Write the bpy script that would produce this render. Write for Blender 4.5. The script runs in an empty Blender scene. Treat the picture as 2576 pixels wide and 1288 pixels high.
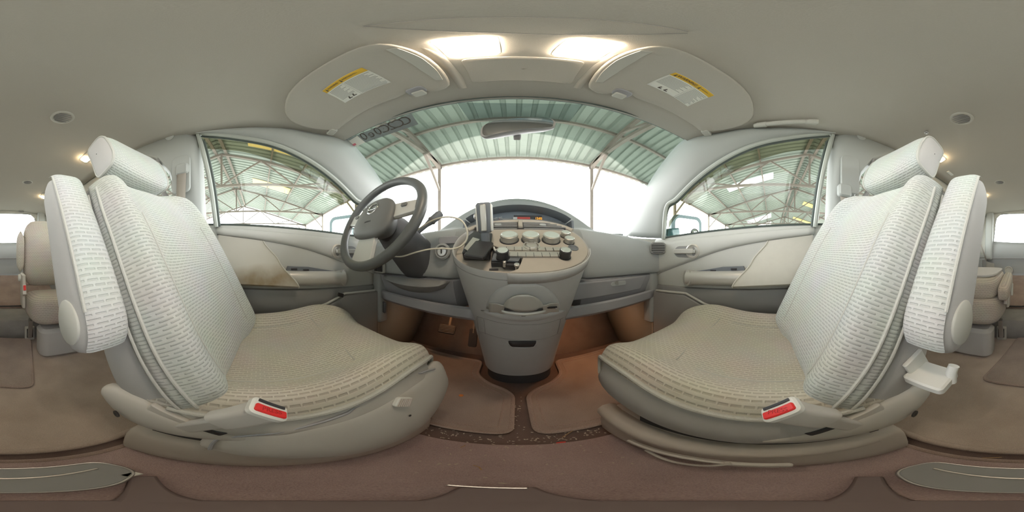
import bpy, bmesh, math, random
from math import sin, cos, tan, pi, radians, atan2, sqrt, exp
from mathutils import Vector as V, Matrix

random.seed(7)
SC = bpy.context.scene
COL = SC.collection
H = 0.70                      # height of the camera above the car floor (floor is z = 0)
YAW = 1.2578                  # heading of the camera against the car axis, degrees

# ------------------------------------------------------------------ camera, world, exposure
cam = bpy.data.cameras.new('camera')
cam.type = 'PANO'
cam.panorama_type = 'EQUIRECTANGULAR'
cam.clip_start = 0.01
cam.clip_end = 500
cam_o = bpy.data.objects.new('camera', cam)
cam_o.location = (0, 0, H)
cam_o.rotation_euler = (pi / 2, 0, radians(YAW))
COL.objects.link(cam_o)
SC.camera = cam_o

SC.view_settings.view_transform = 'Standard'
SC.view_settings.look = 'None'
SC.view_settings.exposure = 0.9
SC.view_settings.gamma = 1.0
SC.view_settings.use_curve_mapping = False
try:
    SC.cycles.use_denoising = True
    SC.cycles.max_bounces = 14
    SC.cycles.diffuse_bounces = 7
    SC.cycles.glossy_bounces = 4
    SC.cycles.transparent_max_bounces = 16
    SC.cycles.sample_clamp_indirect = 6.0
    SC.cycles.caustics_reflective = False
    SC.cycles.caustics_refractive = False
except Exception:
    pass

wd = bpy.data.worlds.new('overcast_sky')
SC.world = wd
wd.use_nodes = True
bg = wd.node_tree.nodes['Background']
bg.inputs['Color'].default_value = (1.0, 1.0, 1.0, 1)
bg.inputs['Strength'].default_value = 5.0


# ------------------------------------------------------------------ helpers
def ray(px, py):
    az = radians((px - 1297.0) / 2576.0 * 360.0)
    el = radians((644.0 - py) / 1288.0 * 180.0)
    return V((sin(az) * cos(el), cos(az) * cos(el), sin(el)))


def at(px, py, x=None, y=None, z=None, r=None):
    """point on the ray of a photo pixel where it meets a given plane of the car (camera-relative)"""
    d = ray(px, py)
    if x is not None:
        k = x / d.x
    elif y is not None:
        k = y / d.y
    elif z is not None:
        k = z / d.z
    else:
        k = r / sqrt(d.x * d.x + d.y * d.y)
    return d * k


def on_plane(px, py, o, n):
    d = ray(px, py)
    return d * (o.dot(n) / d.dot(n))


def lerp(a, b, t):
    return a + (b - a) * t


def interp(t, pts):
    """piecewise smooth interpolation through [(t, value)]"""
    if t <= pts[0][0]:
        return pts[0][1]
    for (t0, v0), (t1, v1) in zip(pts, pts[1:]):
        if t <= t1:
            k = (t - t0) / (t1 - t0)
            k = k * k * (3 - 2 * k) * 0.5 + k * 0.5
            return v0 + (v1 - v0) * k
    return pts[-1][1]


def catmull(pts, n=6, closed=False):
    P = [V(p) for p in pts]
    if closed:
        Q = [P[-1]] + P + [P[0], P[1]]
        segs = len(P)
    else:
        Q = [P[0] * 2 - P[1]] + P + [P[-1] * 2 - P[-2]]
        segs = len(P) - 1
    out = []
    for i in range(segs):
        a, b, c, d = Q[i:i + 4]
        for k in range(n):
            t = k / n
            out.append(0.5 * ((2 * b) + (c - a) * t + (2 * a - 5 * b + 4 * c - d) * t * t + (3 * b - a - 3 * c + d) * t ** 3))
    if not closed:
        out.append(P[-1])
    return out


class MB:
    def __init__(self):
        self.v, self.f, self.uv = [], [], []

    def add(self, vs, fs, uvs=None):
        o = len(self.v)
        self.v += [V(p) for p in vs]
        for i, f in enumerate(fs):
            self.f.append([o + k for k in f])
            self.uv.append(uvs[i] if uvs else None)
        return self

    def box(self, c, s, R=None):
        c = V(c)
        vs = []
        for dx, dy, dz in ((-1, -1, -1), (1, -1, -1), (1, 1, -1), (-1, 1, -1), (-1, -1, 1), (1, -1, 1), (1, 1, 1), (-1, 1, 1)):
            p = V((dx * s[0] / 2, dy * s[1] / 2, dz * s[2] / 2))
            vs.append(c + (R @ p if R else p))
        return self.add(vs, [(3, 2, 1, 0), (4, 5, 6, 7), (0, 1, 5, 4), (1, 2, 6, 5), (2, 3, 7, 6), (3, 0, 4, 7)])

    def bar(self, a, b, w, h, up=(0, 0, 1)):
        a, b = V(a), V(b)
        d = (b - a)
        L = d.length
        d.normalize()
        u = V(up)
        sx = d.cross(u)
        if sx.length < 1e-5:
            sx = d.cross(V((1, 0, 0)))
        sx.normalize()
        uz = sx.cross(d)
        R = Matrix((sx, d, uz)).transposed()
        return self.box((a + b) / 2, (w, L, h), R)

    def grid(self, rows, closed=False, uvs=None, flip=False):
        n, m = len(rows), len(rows[0])
        vs = [p for r in rows for p in r]
        fs, us = [], []
        for i in range(n - 1):
            for j in range(m if closed else m - 1):
                j2 = (j + 1) % m
                q = [i * m + j, i * m + j2, (i + 1) * m + j2, (i + 1) * m + j]
                if uvs:
                    U = [uvs[i][j], uvs[i][j + 1 if closed else j2], uvs[i + 1][j + 1 if closed else j2], uvs[i + 1][j]]
                if flip:
                    q.reverse()
                    if uvs:
                        U.reverse()
                fs.append(q)
                if uvs:
                    us.append(U)
        return self.add(vs, fs, us if uvs else None)

    def loft(self, rings, cap=True, uvs=None):
        self.grid(rings, closed=True, uvs=uvs)
        if cap:
            n = len(rings[0])
            self.add(rings[0], [list(range(n))[::-1]])
            self.add(rings[-1], [list(range(n))])
        return self

    def tube(self, pts, r, n=8, cap=True, closed=False, sx=1.0):
        P = [V(p) for p in pts]
        rings = []
        up = None
        m = len(P)
        for i, p in enumerate(P):
            if closed:
                d = P[(i + 1) % m] - P[i - 1]
            else:
                d = P[min(i + 1, m - 1)] - P[max(i - 1, 0)]
            if d.length < 1e-9:
                d = V((0, 0, 1))
            d.normalize()
            if up is None:
                up = d.orthogonal().normalized()
            up = up - d * up.dot(d)
            if up.length < 1e-6:
                up = d.orthogonal()
            up.normalize()
            sd = d.cross(up)
            rr = r[i] if isinstance(r, (list, tuple)) else r
            rings.append([p + (up * cos(a) + sd * sin(a) * sx) * rr for a in [2 * pi * k / n for k in range(n)]])
        if closed:
            # close the loop; pick the twist offset that lines rings up
            last, first = rings[-1], rings[0]
            off = min(range(n), key=lambda k: (last[0] - first[k]).length)
            rings.append([first[(k + off) % n] for k in range(n)])
            return self.grid(rings, closed=True)
        return self.loft(rings, cap)

    def lathe(self, prof, o, axis=(0, 0, 1), n=24, cap=True):
        ax = V(axis).normalized()
        u = ax.orthogonal().normalized()
        w = ax.cross(u)
        rings = [[V(o) + ax * h + (u * cos(a) + w * sin(a)) * r for a in [2 * pi * k / n for k in range(n)]] for r, h in prof]
        return self.loft(rings, cap)

    def prism(self, poly, dvec):
        """polygon of 3d points pushed along dvec"""
        n = len(poly)
        A = [V(p) for p in poly]
        B = [p + V(dvec) for p in A]
        fs = [list(range(n))[::-1], [n + k for k in range(n)]]
        for k in range(n):
            k2 = (k + 1) % n
            fs.append([k, k2, n + k2, n + k])
        return self.add(A + B, fs)

    def ell(self, c, r, R=None, nu=16, nv=10):
        rings = []
        for i in range(nv + 1):
            t = -pi / 2 + pi * i / nv
            t = max(-pi / 2 + 0.02, min(pi / 2 - 0.02, t))
            ring = []
            for k in range(nu):
                a = 2 * pi * k / nu
                p = V((r[0] * cos(t) * cos(a), r[1] * cos(t) * sin(a), r[2] * sin(t)))
                ring.append(V(c) + (R @ p if R else p))
            rings.append(ring)
        return self.loft(rings)

    def rbox(self, c, s, rad, R=None, n=4, crown=0.0):
        """box with corners rounded in its x-y outline and softened top and bottom edges"""
        c = V(c)
        rings = []
        e = min(rad, s[2] / 2) * 0.45
        for z, k in ((-s[2] / 2, e), (-s[2] / 2 + e, 0), (s[2] / 2 - e, 0), (s[2] / 2, e)):
            ring = []
            hx, hy = s[0] / 2 - k, s[1] / 2 - k
            rr = max(rad - k, 0.0005)
            rr = min(rr, hx, hy)
            for qx, qy, a0 in ((1, 1, 0), (-1, 1, pi / 2), (-1, -1, pi), (1, -1, 3 * pi / 2)):
                for i in range(n + 1):
                    a = a0 + pi / 2 * i / n
                    p = V((qx * (hx - rr) + rr * cos(a), qy * (hy - rr) + rr * sin(a), z))
                    ring.append(c + (R @ p if R else p))
            rings.append(ring)
        return self.loft(rings)


ORG = {}


def setp(o, label=None, cat=None, group=None, kind=None):
    if label:
        o['label'] = label
    if cat:
        o['category'] = cat
    if group:
        o['group'] = group
    if kind:
        o['kind'] = kind
    return o


def obj(name, mb, mat, parent=None, bevel=0.0, sub=0, solid=0.0, smooth=True, angle=40, label=None, cat=None, group=None, kind=None, bseg=2):
    xs = [p.x for p in mb.v]
    ys = [p.y for p in mb.v]
    zs = [p.z for p in mb.v]
    org = V(((min(xs) + max(xs)) / 2, (min(ys) + max(ys)) / 2, min(zs)))
    me = bpy.data.meshes.new(name)
    me.from_pydata([p - org for p in mb.v], [], mb.f)
    if any(mb.uv):
        ul = me.uv_layers.new(name='UVMap')
        for poly, u in zip(me.polygons, mb.uv):
            if u:
                for li, c in zip(poly.loop_indices, u):
                    ul.data[li].uv = c
    me.validate()
    bm = bmesh.new()
    bm.from_mesh(me)
    bmesh.ops.remove_doubles(bm, verts=bm.verts, dist=1e-6)
    if not kind == 'sheet':
        bmesh.ops.recalc_face_normals(bm, faces=bm.faces)
    bm.to_mesh(me)
    bm.free()
    if smooth:
        for p in me.polygons:
            p.use_smooth = True
        me.set_sharp_from_angle(angle=radians(angle))
    if isinstance(mat, (list, tuple)):
        for m in mat:
            me.materials.append(m)
    else:
        me.materials.append(mat)
    o = bpy.data.objects.new(name, me)
    COL.objects.link(o)
    ORG[o.name] = org.copy()
    if parent is not None:
        o.parent = parent
        o.location = org - ORG[parent.name]
    else:
        o.location = org + V((0, 0, H))
    if solid:
        md = o.modifiers.new('thickness', 'SOLIDIFY')
        md.thickness = solid
        md.offset = 0
    if bevel:
        md = o.modifiers.new('edges', 'BEVEL')
        md.width = bevel
        md.segments = bseg
        md.limit_method = 'ANGLE'
        md.angle_limit = radians(35)
    if sub:
        md = o.modifiers.new('smooth', 'SUBSURF')
        md.levels = sub
        md.render_levels = sub
    return setp(o, label, cat, group, None if kind == 'sheet' else kind)


def thing(name, label, cat, loc, group=None, kind=None):
    o = bpy.data.objects.new(name, None)
    o.empty_display_size = 0.05
    COL.objects.link(o)
    o.location = V(loc) + V((0, 0, H))
    ORG[o.name] = V(loc)
    return setp(o, label, cat, group, kind)


def text(name, body, size, frame, mat, parent, depth=0.0004, align='CENTER', label=None, shear=0.0, sx=1.0):
    """lettering: frame = (origin, x axis, y axis)"""
    cu = bpy.data.curves.new(name, 'FONT')
    cu.body = body
    cu.size = size
    cu.align_x = align
    cu.align_y = 'CENTER'
    cu.extrude = depth
    cu.shear = shear
    tmp = bpy.data.objects.new(name + '_outline', cu)
    COL.objects.link(tmp)
    me = bpy.data.meshes.new_from_object(tmp.evaluated_get(bpy.context.evaluated_depsgraph_get()))
    bpy.data.objects.remove(tmp)
    me.materials.clear()
    me.materials.append(mat)
    o = bpy.data.objects.new(name, me)
    COL.objects.link(o)
    p, ex, ey = V(frame[0]), V(frame[1]).normalized(), V(frame[2]).normalized()
    ez = ex.cross(ey).normalized()
    M = Matrix((ex * sx, ey, ez)).transposed().to_4x4()
    base = ORG[parent.name] if parent is not None else V((0, 0, -H))
    M.translation = p - base
    o.matrix_local = M
    if parent is not None:
        o.parent = parent
        o.matrix_local = M
    ORG[o.name] = p
    if label:
        o['label'] = label
    return o


# ------------------------------------------------------------------ materials
MT = {}


def mat(name, col, rough=0.6, metal=0.0, noise=0.0, nscale=60.0, bump=0.0, bscale=400.0, emit=None, estr=0.0, spec=0.5, sheen=0.0):
    m = bpy.data.materials.new(name)
    m.use_nodes = True
    nt = m.node_tree
    b = nt.nodes['Principled BSDF']
    b.inputs['Base Color'].default_value = (*col, 1)
    b.inputs['Roughness'].default_value = rough
    b.inputs['Metallic'].default_value = metal
    b.inputs['Specular IOR Level'].default_value = spec
    if sheen:
        b.inputs['Sheen Weight'].default_value = sheen
    tc = nt.nodes.new('ShaderNodeTexCoord')
    if noise:
        n = nt.nodes.new('ShaderNodeTexNoise')
        n.inputs['Scale'].default_value = nscale
        n.inputs['Detail'].default_value = 5
        nt.links.new(tc.outputs['Object'], n.inputs['Vector'])
        r = nt.nodes.new('ShaderNodeMix')
        r.data_type = 'RGBA'
        r.inputs[6].default_value = (*[c * (1 - noise) for c in col], 1)
        r.inputs[7].default_value = (*[min(1, c * (1 + noise)) for c in col], 1)
        nt.links.new(n.outputs['Fac'], r.inputs[0])
        nt.links.new(r.outputs[2], b.inputs['Base Color'])
    if bump:
        n2 = nt.nodes.new('ShaderNodeTexNoise')
        n2.inputs['Scale'].default_value = bscale
        n2.inputs['Detail'].default_value = 3
        nt.links.new(tc.outputs['Object'], n2.inputs['Vector'])
        bp = nt.nodes.new('ShaderNodeBump')
        bp.inputs['Strength'].default_value = bump
        bp.inputs['Distance'].default_value = 0.002
        nt.links.new(n2.outputs['Fac'], bp.inputs['Height'])
        nt.links.new(bp.outputs['Normal'], b.inputs['Normal'])
    if emit:
        b.inputs['Emission Color'].default_value = (*emit, 1)
        b.inputs['Emission Strength'].default_value = estr
    MT[name] = m
    return m


def fabric(name, base, dash, bw=0.020, rh=0.0075, gap=0.34, run=0.80, bump=0.7):
    """woven seat cloth: rows of short sunken dashes between raised ribs, laid out in metres over the panel"""
    m = bpy.data.materials.new(name)
    m.use_nodes = True
    nt = m.node_tree
    b = nt.nodes['Principled BSDF']
    b.inputs['Roughness'].default_value = 0.95
    b.inputs['Specular IOR Level'].default_value = 0.15
    b.inputs['Sheen Weight'].default_value = 0.2

    def mth(op, x, y=None):
        n = nt.nodes.new('ShaderNodeMath')
        n.operation = op
        for k, q in enumerate((x, y)):
            if q is None:
                continue
            if isinstance(q, (int, float)):
                n.inputs[k].default_value = q
            else:
                nt.links.new(q, n.inputs[k])
        return n.outputs[0]
    tc = nt.nodes.new('ShaderNodeTexCoord')
    sp = nt.nodes.new('ShaderNodeSeparateXYZ')
    nt.links.new(tc.outputs['UV'], sp.inputs[0])
    v = mth('DIVIDE', sp.outputs['Y'], rh)
    row = mth('FLOOR', v)
    fv = mth('FRACT', v)
    odd = mth('FRACT', mth('MULTIPLY', row, 0.5))
    fu = mth('FRACT', mth('ADD', mth('DIVIDE', sp.outputs['X'], bw), mth('ADD', odd, 100.0)))
    dv = mth('ABSOLUTE', mth('SUBTRACT', fv, 0.5))
    du = mth('ABSOLUTE', mth('SUBTRACT', fu, 0.5))
    mr1 = nt.nodes.new('ShaderNodeMapRange')
    mr1.interpolation_type = 'SMOOTHSTEP'
    mr1.inputs[1].default_value = gap * 0.5 + 0.09
    mr1.inputs[2].default_value = gap * 0.5 - 0.09
    nt.links.new(dv, mr1.inputs[0])
    mr2 = nt.nodes.new('ShaderNodeMapRange')
    mr2.interpolation_type = 'SMOOTHSTEP'
    mr2.inputs[1].default_value = run * 0.5 + 0.04
    mr2.inputs[2].default_value = run * 0.5 - 0.04
    nt.links.new(du, mr2.inputs[0])
    mask = mth('MULTIPLY', mr1.outputs[0], mr2.outputs[0])
    n = nt.nodes.new('ShaderNodeTexNoise')
    n.inputs['Scale'].default_value = 9
    n.inputs['Detail'].default_value = 4
    nt.links.new(tc.outputs['Object'], n.inputs['Vector'])
    c0 = nt.nodes.new('ShaderNodeMix')
    c0.data_type = 'RGBA'
    c0.inputs[6].default_value = (*base, 1)
    c0.inputs[7].default_value = (*dash, 1)
    nt.links.new(mask, c0.inputs[0])
    mx = nt.nodes.new('ShaderNodeMix')
    mx.data_type = 'RGBA'
    mx.blend_type = 'OVERLAY'
    mx.inputs[0].default_value = 0.12
    nt.links.new(c0.outputs[2], mx.inputs[6])
    nt.links.new(n.outputs['Color'], mx.inputs[7])
    nt.links.new(mx.outputs[2], b.inputs['Base Color'])
    n2 = nt.nodes.new('ShaderNodeTexNoise')
    n2.inputs['Scale'].default_value = 900
    nt.links.new(tc.outputs['Object'], n2.inputs['Vector'])
    hgt = mth('SUBTRACT', mth('MULTIPLY', n2.outputs['Fac'], 0.35), mask)
    bp = nt.nodes.new('ShaderNodeBump')
    bp.inputs['Strength'].default_value = bump
    bp.inputs['Distance'].default_value = 0.0018
    nt.links.new(hgt, bp.inputs['Height'])
    nt.links.new(bp.outputs['Normal'], b.inputs['Normal'])
    MT[name] = m
    return m


def glass(name, tint=(0.95, 0.98, 0.97), refl=0.06, band=None, band_col=(0.25, 0.4, 0.38), rough=0.0):
    """thin clear pane; band = fraction of the UV height (from the top) that is tinted"""
    m = bpy.data.materials.new(name)
    m.use_nodes = True
    nt = m.node_tree
    nt.nodes.remove(nt.nodes['Principled BSDF'])
    out = nt.nodes['Material Output']
    tr = nt.nodes.new('ShaderNodeBsdfTransparent')
    tr.inputs['Color'].default_value = (*tint, 1)
    gl = nt.nodes.new('ShaderNodeBsdfGlossy')
    gl.inputs['Roughness'].default_value = rough
    ms = nt.nodes.new('ShaderNodeMixShader')
    ms.inputs[0].default_value = refl
    nt.links.new(tr.outputs[0], ms.inputs[1])
    nt.links.new(gl.outputs[0], ms.inputs[2])
    nt.links.new(ms.outputs[0], out.inputs['Surface'])
    if band is not None:
        tc = nt.nodes.new('ShaderNodeTexCoord')
        sp = nt.nodes.new('ShaderNodeSeparateXYZ')
        nt.links.new(tc.outputs['UV'], sp.inputs[0])
        rp = nt.nodes.new('ShaderNodeValToRGB')
        rp.color_ramp.elements[0].position = band - 0.006
        rp.color_ramp.elements[0].color = (*band_col, 1)
        rp.color_ramp.elements[1].position = band + 0.006
        rp.color_ramp.elements[1].color = (*tint, 1)
        nt.links.new(sp.outputs['Y'], rp.inputs[0])
        nt.links.new(rp.outputs[0], tr.inputs['Color'])
    MT[name] = m
    return m


def carpet(name, c1, c2, scale=700.0, bump=0.8):
    m = bpy.data.materials.new(name)
    m.use_nodes = True
    nt = m.node_tree
    b = nt.nodes['Principled BSDF']
    b.inputs['Roughness'].default_value = 1.0
    b.inputs['Specular IOR Level'].default_value = 0.05
    b.inputs['Sheen Weight'].default_value = 0.15
    tc = nt.nodes.new('ShaderNodeTexCoord')
    n = nt.nodes.new('ShaderNodeTexNoise')
    n.inputs['Scale'].default_value = scale
    n.inputs['Detail'].default_value = 4
    n3 = nt.nodes.new('ShaderNodeTexNoise')
    n3.inputs['Scale'].default_value = 7
    n3.inputs['Detail'].default_value = 6
    nt.links.new(tc.outputs['Object'], n.inputs['Vector'])
    nt.links.new(tc.outputs['Object'], n3.inputs['Vector'])
    av = nt.nodes.new('ShaderNodeMath')
    av.operation = 'MULTIPLY_ADD'
    av.inputs[1].default_value = 0.6
    nt.links.new(n.outputs['Fac'], av.inputs[0])
    mu = nt.nodes.new('ShaderNodeMath')
    mu.operation = 'MULTIPLY'
    mu.inputs[1].default_value = 0.4
    nt.links.new(n3.outputs['Fac'], mu.inputs[0])
    nt.links.new(mu.outputs[0], av.inputs[2])
    rp = nt.nodes.new('ShaderNodeValToRGB')
    rp.color_ramp.elements[0].position = 0.3
    rp.color_ramp.elements[0].color = (*c1, 1)
    rp.color_ramp.elements[1].position = 0.7
    rp.color_ramp.elements[1].color = (*c2, 1)
    nt.links.new(av.outputs[0], rp.inputs[0])
    nt.links.new(rp.outputs[0], b.inputs['Base Color'])
    bp = nt.nodes.new('ShaderNodeBump')
    bp.inputs['Strength'].default_value = bump
    bp.inputs['Distance'].default_value = 0.004
    nt.links.new(n.outputs['Fac'], bp.inputs['Height'])
    nt.links.new(bp.outputs['Normal'], b.inputs['Normal'])
    MT[name] = m
    return m


HEADLINER = mat('headliner_cloth', (0.52, 0.5, 0.455), 0.95, noise=0.05, nscale=500, bump=0.15, bscale=900, spec=0.1)
TRIM = mat('grey_trim_plastic', (0.56, 0.56, 0.52), 0.55, bump=0.06, bscale=900, spec=0.35)
TRIM_DK = mat('mid_grey_plastic', (0.30, 0.30, 0.30), 0.6, bump=0.08, bscale=900, spec=0.3)
PILLAR = mat('pillar_trim_plastic', (0.4, 0.42, 0.41), 0.5, bump=0.05, bscale=900)
DASH = mat('dashboard_plastic', (0.4, 0.42, 0.43), 0.6, bump=0.12, bscale=1100, spec=0.3)
DASHLOW = mat('lower_dashboard_plastic', (0.4, 0.4, 0.43), 0.6, bump=0.1, bscale=1100, spec=0.3)
CONSOLE = mat('console_grey_plastic', (0.52, 0.525, 0.53), 0.5, noise=0.04, nscale=30, spec=0.35)
CONTOP = mat('console_top_taupe', (0.46, 0.42, 0.37), 0.6, noise=0.05, nscale=40)
SEATPL = mat('seat_trim_plastic', (0.6, 0.575, 0.54), 0.5, bump=0.06, bscale=900, spec=0.35)
SEATPL2 = mat('seat_base_plastic', (0.58, 0.53, 0.49), 0.55, bump=0.06, bscale=900, spec=0.3)
DOORSOIL = mat('soiled_insert_cloth', (0.56, 0.55, 0.50), 0.9, bump=0.15, bscale=1000, spec=0.1)
_nt = DOORSOIL.node_tree
_b = _nt.nodes['Principled BSDF']
_tc = [n for n in _nt.nodes if n.type == 'TEX_COORD'][0]
_n = _nt.nodes.new('ShaderNodeTexNoise')
_n.inputs['Scale'].default_value = 14
_n.inputs['Detail'].default_value = 6
_nt.links.new(_tc.outputs['Object'], _n.inputs['Vector'])
_n2 = _nt.nodes.new('ShaderNodeTexGradient')
_n2.gradient_type = 'SPHERICAL'
_mp = _nt.nodes.new('ShaderNodeMapping')
_mp.inputs['Location'].default_value = (0.0, -0.03 * 4.5, -0.035 * 12)
_mp.inputs['Scale'].default_value = (3.0, 4.5, 12.0)
_nt.links.new(_tc.outputs['Object'], _mp.inputs['Vector'])
_nt.links.new(_mp.outputs[0], _n2.inputs['Vector'])
_mu = _nt.nodes.new('ShaderNodeMath')
_mu.operation = 'MULTIPLY'
_nt.links.new(_n.outputs['Fac'], _mu.inputs[0])
_nt.links.new(_n2.outputs['Fac'], _mu.inputs[1])
_rp = _nt.nodes.new('ShaderNodeValToRGB')
_rp.color_ramp.elements[0].position = 0.06
_rp.color_ramp.elements[0].color = (0.56, 0.55, 0.50, 1)
_rp.color_ramp.elements[1].position = 0.42
_rp.color_ramp.elements[1].color = (0.30, 0.24, 0.16, 1)
_nt.links.new(_mu.outputs[0], _rp.inputs[0])
_nt.links.new(_rp.outputs[0], _b.inputs['Base Color'])
SIDECL = mat('plain_seat_cloth', (0.52, 0.51, 0.505), 0.9, noise=0.05, nscale=700, bump=0.2, bscale=1200, spec=0.1)
CLOTH = fabric('ribbed_seat_cloth', (0.54, 0.56, 0.535), (0.43, 0.45, 0.43), 0.018, 0.0072)
CLOTH2 = fabric('warm_lit_cushion_cloth', (0.62, 0.585, 0.515), (0.48, 0.445, 0.385), 0.017, 0.0085)  # backrest cloth again, with the cushion's warmer light put into its colour
CLOTH3 = fabric('armrest_cloth', (0.55, 0.565, 0.555), (0.475, 0.49, 0.48), 0.021, 0.0085)
PIPE = mat('seam_welt_cloth', (0.52, 0.52, 0.49), 0.95, bump=0.6, bscale=350, spec=0.1)
DOORP = mat('door_panel_vinyl', (0.55, 0.56, 0.54), 0.55, bump=0.12, bscale=900, spec=0.35)
DOORCL = mat('door_insert_cloth', (0.58, 0.57, 0.52), 0.9, noise=0.06, nscale=30, bump=0.15, bscale=1000, spec=0.1)
DOORLOW = mat('door_lower_plastic', (0.33, 0.33, 0.33), 0.6, bump=0.1, bscale=900)
SATIN = mat('satin_silver_plastic', (0.55, 0.54, 0.51), 0.35, metal=0.25)
CHROME = mat('chrome', (0.85, 0.85, 0.85), 0.12, metal=1.0)
BLACK = mat('black_plastic', (0.035, 0.035, 0.04), 0.45)
BLACK2 = mat('dark_rubber', (0.05, 0.05, 0.055), 0.75)
WHEEL = mat('steering_wheel_vinyl', (0.10, 0.105, 0.105), 0.42, bump=0.08, bscale=900)
HUB = mat('wheel_hub_vinyl', (0.13, 0.13, 0.125), 0.5, bump=0.1, bscale=900)
COLUMN = mat('column_shroud_plastic', (0.12, 0.12, 0.13), 0.6)
RED = mat('red_button_plastic', (0.75, 0.03, 0.03), 0.35)
REDTXT = mat('pressed_red_lettering', (0.45, 0.02, 0.02), 0.5)
WHITE = mat('white_plastic', (0.75, 0.75, 0.72), 0.45)
CABLE = mat('white_cable_sheath', (0.72, 0.68, 0.58), 0.5)
LABELW = mat('label_paper', (0.86, 0.87, 0.82), 0.6)
LABELY = mat('label_yellow', (0.78, 0.50, 0.05), 0.6)
INK = mat('label_ink', (0.10, 0.09, 0.08), 0.7)
INKG = mat('label_small_print', (0.42, 0.43, 0.42), 0.7)
LAMP = mat('lit_lamp_lens', (1, 0.95, 0.85), 0.4, emit=(1.0, 0.81, 0.60), estr=40)
LAMP2 = mat('lit_reading_lens', (1, 0.95, 0.85), 0.4, emit=(1.0, 0.74, 0.42), estr=60)
CLOCK = mat('lit_clock_digits', (0.9, 0.4, 0.05), 0.4, emit=(1.0, 0.36, 0.03), estr=1.0)
REDLCD = mat('lit_red_display', (0.4, 0.05, 0.04), 0.4, emit=(0.9, 0.12, 0.08), estr=0.05)
DIAL = mat('dial_print', (0.55, 0.55, 0.55), 0.6)
DIALF = mat('hazed_dial_face', (0.22, 0.25, 0.29), 0.5)  # pale bluish veil of haze put into the face colour
CLUSTER = mat('cluster_dark', (0.16, 0.175, 0.2), 0.5)
CARPET = carpet('brown_carpet', (0.29, 0.21, 0.185), (0.58, 0.46, 0.41))
CARPET_F = carpet('front_tunnel_carpet', (0.36, 0.265, 0.26), (0.66, 0.52, 0.51))
CARPET_B = carpet('rear_carpet', (0.42, 0.335, 0.29), (0.78, 0.67, 0.60))
CARPET_G = carpet('grey_step_carpet', (0.25, 0.245, 0.24), (0.50, 0.49, 0.475))
FLOORC = carpet('dark_floor_carpet', (0.13, 0.09, 0.085), (0.30, 0.22, 0.20))
MATC = carpet('floor_mat_pile', (0.31, 0.25, 0.23), (0.56, 0.475, 0.43), 500)
BINDING = carpet('mat_binding', (0.33, 0.26, 0.235), (0.56, 0.46, 0.42), 300)
METAL = mat('bare_metal', (0.55, 0.55, 0.55), 0.35, metal=0.9)
STEEL = mat('painted_steel', (0.2, 0.175, 0.15), 0.6, noise=0.2, nscale=3)
ROOFS = mat('roof_sheet', (0.27, 0.32, 0.28), 0.5, noise=0.06, nscale=1.2)
SKYL = mat('yellow_skylight', (0.80, 0.62, 0.22), 0.5, emit=(1.0, 0.78, 0.30), estr=0.22)
SKYLW = mat('clear_skylight', (0.9, 0.9, 0.9), 0.5, emit=(1, 1, 1), estr=1.0)
CONCRETE = mat('yard_concrete', (0.62, 0.60, 0.56), 0.9, noise=0.1, nscale=0.7)
PAINT = mat('teal_car_paint', (0.06, 0.15, 0.16), 0.25, spec=0.6)
MIRROR = mat('mirror_glass', (0.9, 0.92, 0.92), 0.02, metal=1.0)
BELT = mat('belt_webbing', (0.36, 0.33, 0.29), 0.85, bump=0.3, bscale=1500)
G_WS = glass('windscreen_glass', (0.97, 0.985, 0.98), 0.04, band=0.28, band_col=(0.43, 0.49, 0.465))
G_SIDE = glass('side_window_glass', (0.80, 0.845, 0.82), 0.03)
G_DEF = glass('smoked_deflector', (0.42, 0.40, 0.30), 0.06)
G_STICK = glass('smoky_film', (0.30, 0.30, 0.31), 0.02)
_nt = G_STICK.node_tree
_gl = [n for n in _nt.nodes if n.type == 'BSDF_GLOSSY'][0]
_df = _nt.nodes.new('ShaderNodeBsdfTranslucent')
_df.inputs['Color'].default_value = (0.17, 0.165, 0.165, 1)
_ms = [n for n in _nt.nodes if n.type == 'MIX_SHADER'][0]
_ms.inputs[0].default_value = 0.55
_nt.links.new(_df.outputs[0], _ms.inputs[2])
SEAL = mat('rubber_seal', (0.07, 0.09, 0.085), 0.6)
SEALT = mat('teal_door_frame', (0.42, 0.45, 0.42), 0.4)

# ------------------------------------------------------------------ large structure: cabin shell
XG, XS = 0.7425, 0.204          # side glass: |x| = XG - XS * z


def side_at(px, py):
    d = ray(px, py)
    s = 1 if d.x > 0 else -1
    k = XG / (abs(d.x) + XS * d.z)
    return V((d.x * k, d.y * k, d.z * k))


def zc(x, y):
    z = 0.672 - 0.072 * (abs(x) / 0.62) ** 2.4
    if y > 0.08:
        z -= 0.052 * ((y - 0.08) / 0.34) ** 2
    if y < -1.3:
        z -= 0.05 * ((-1.3 - y) / 0.9) ** 2
    return z


# floor pan
m = MB().box((0, -0.55, -0.72), (1.50, 3.5, 0.03))
obj('floor', m, FLOORC, label='bare dark floor of the cabin under the carpets', cat='floor', kind='structure')

# ceiling: one curved headliner, its front edge follows the windscreen
m = MB()
rows = []
for j in range(25):
    t = j / 24
    row = []
    for i in range(25):
        x = -0.60 + 1.2 * i / 24
        yf = 0.425 - 0.085 * (x / 0.58) ** 2 - 0.06 * max(0, abs(x) - 0.5) * 10 * 0.1
        y = lerp(-2.2, yf, t)
        row.append(V((x, y, zc(x, y))))
    rows.append(row)
m.grid(rows)
obj('ceiling', m, HEADLINER, solid=0.012, label='grey cloth headliner over the whole cabin', cat='ceiling', kind='structure')

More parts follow.
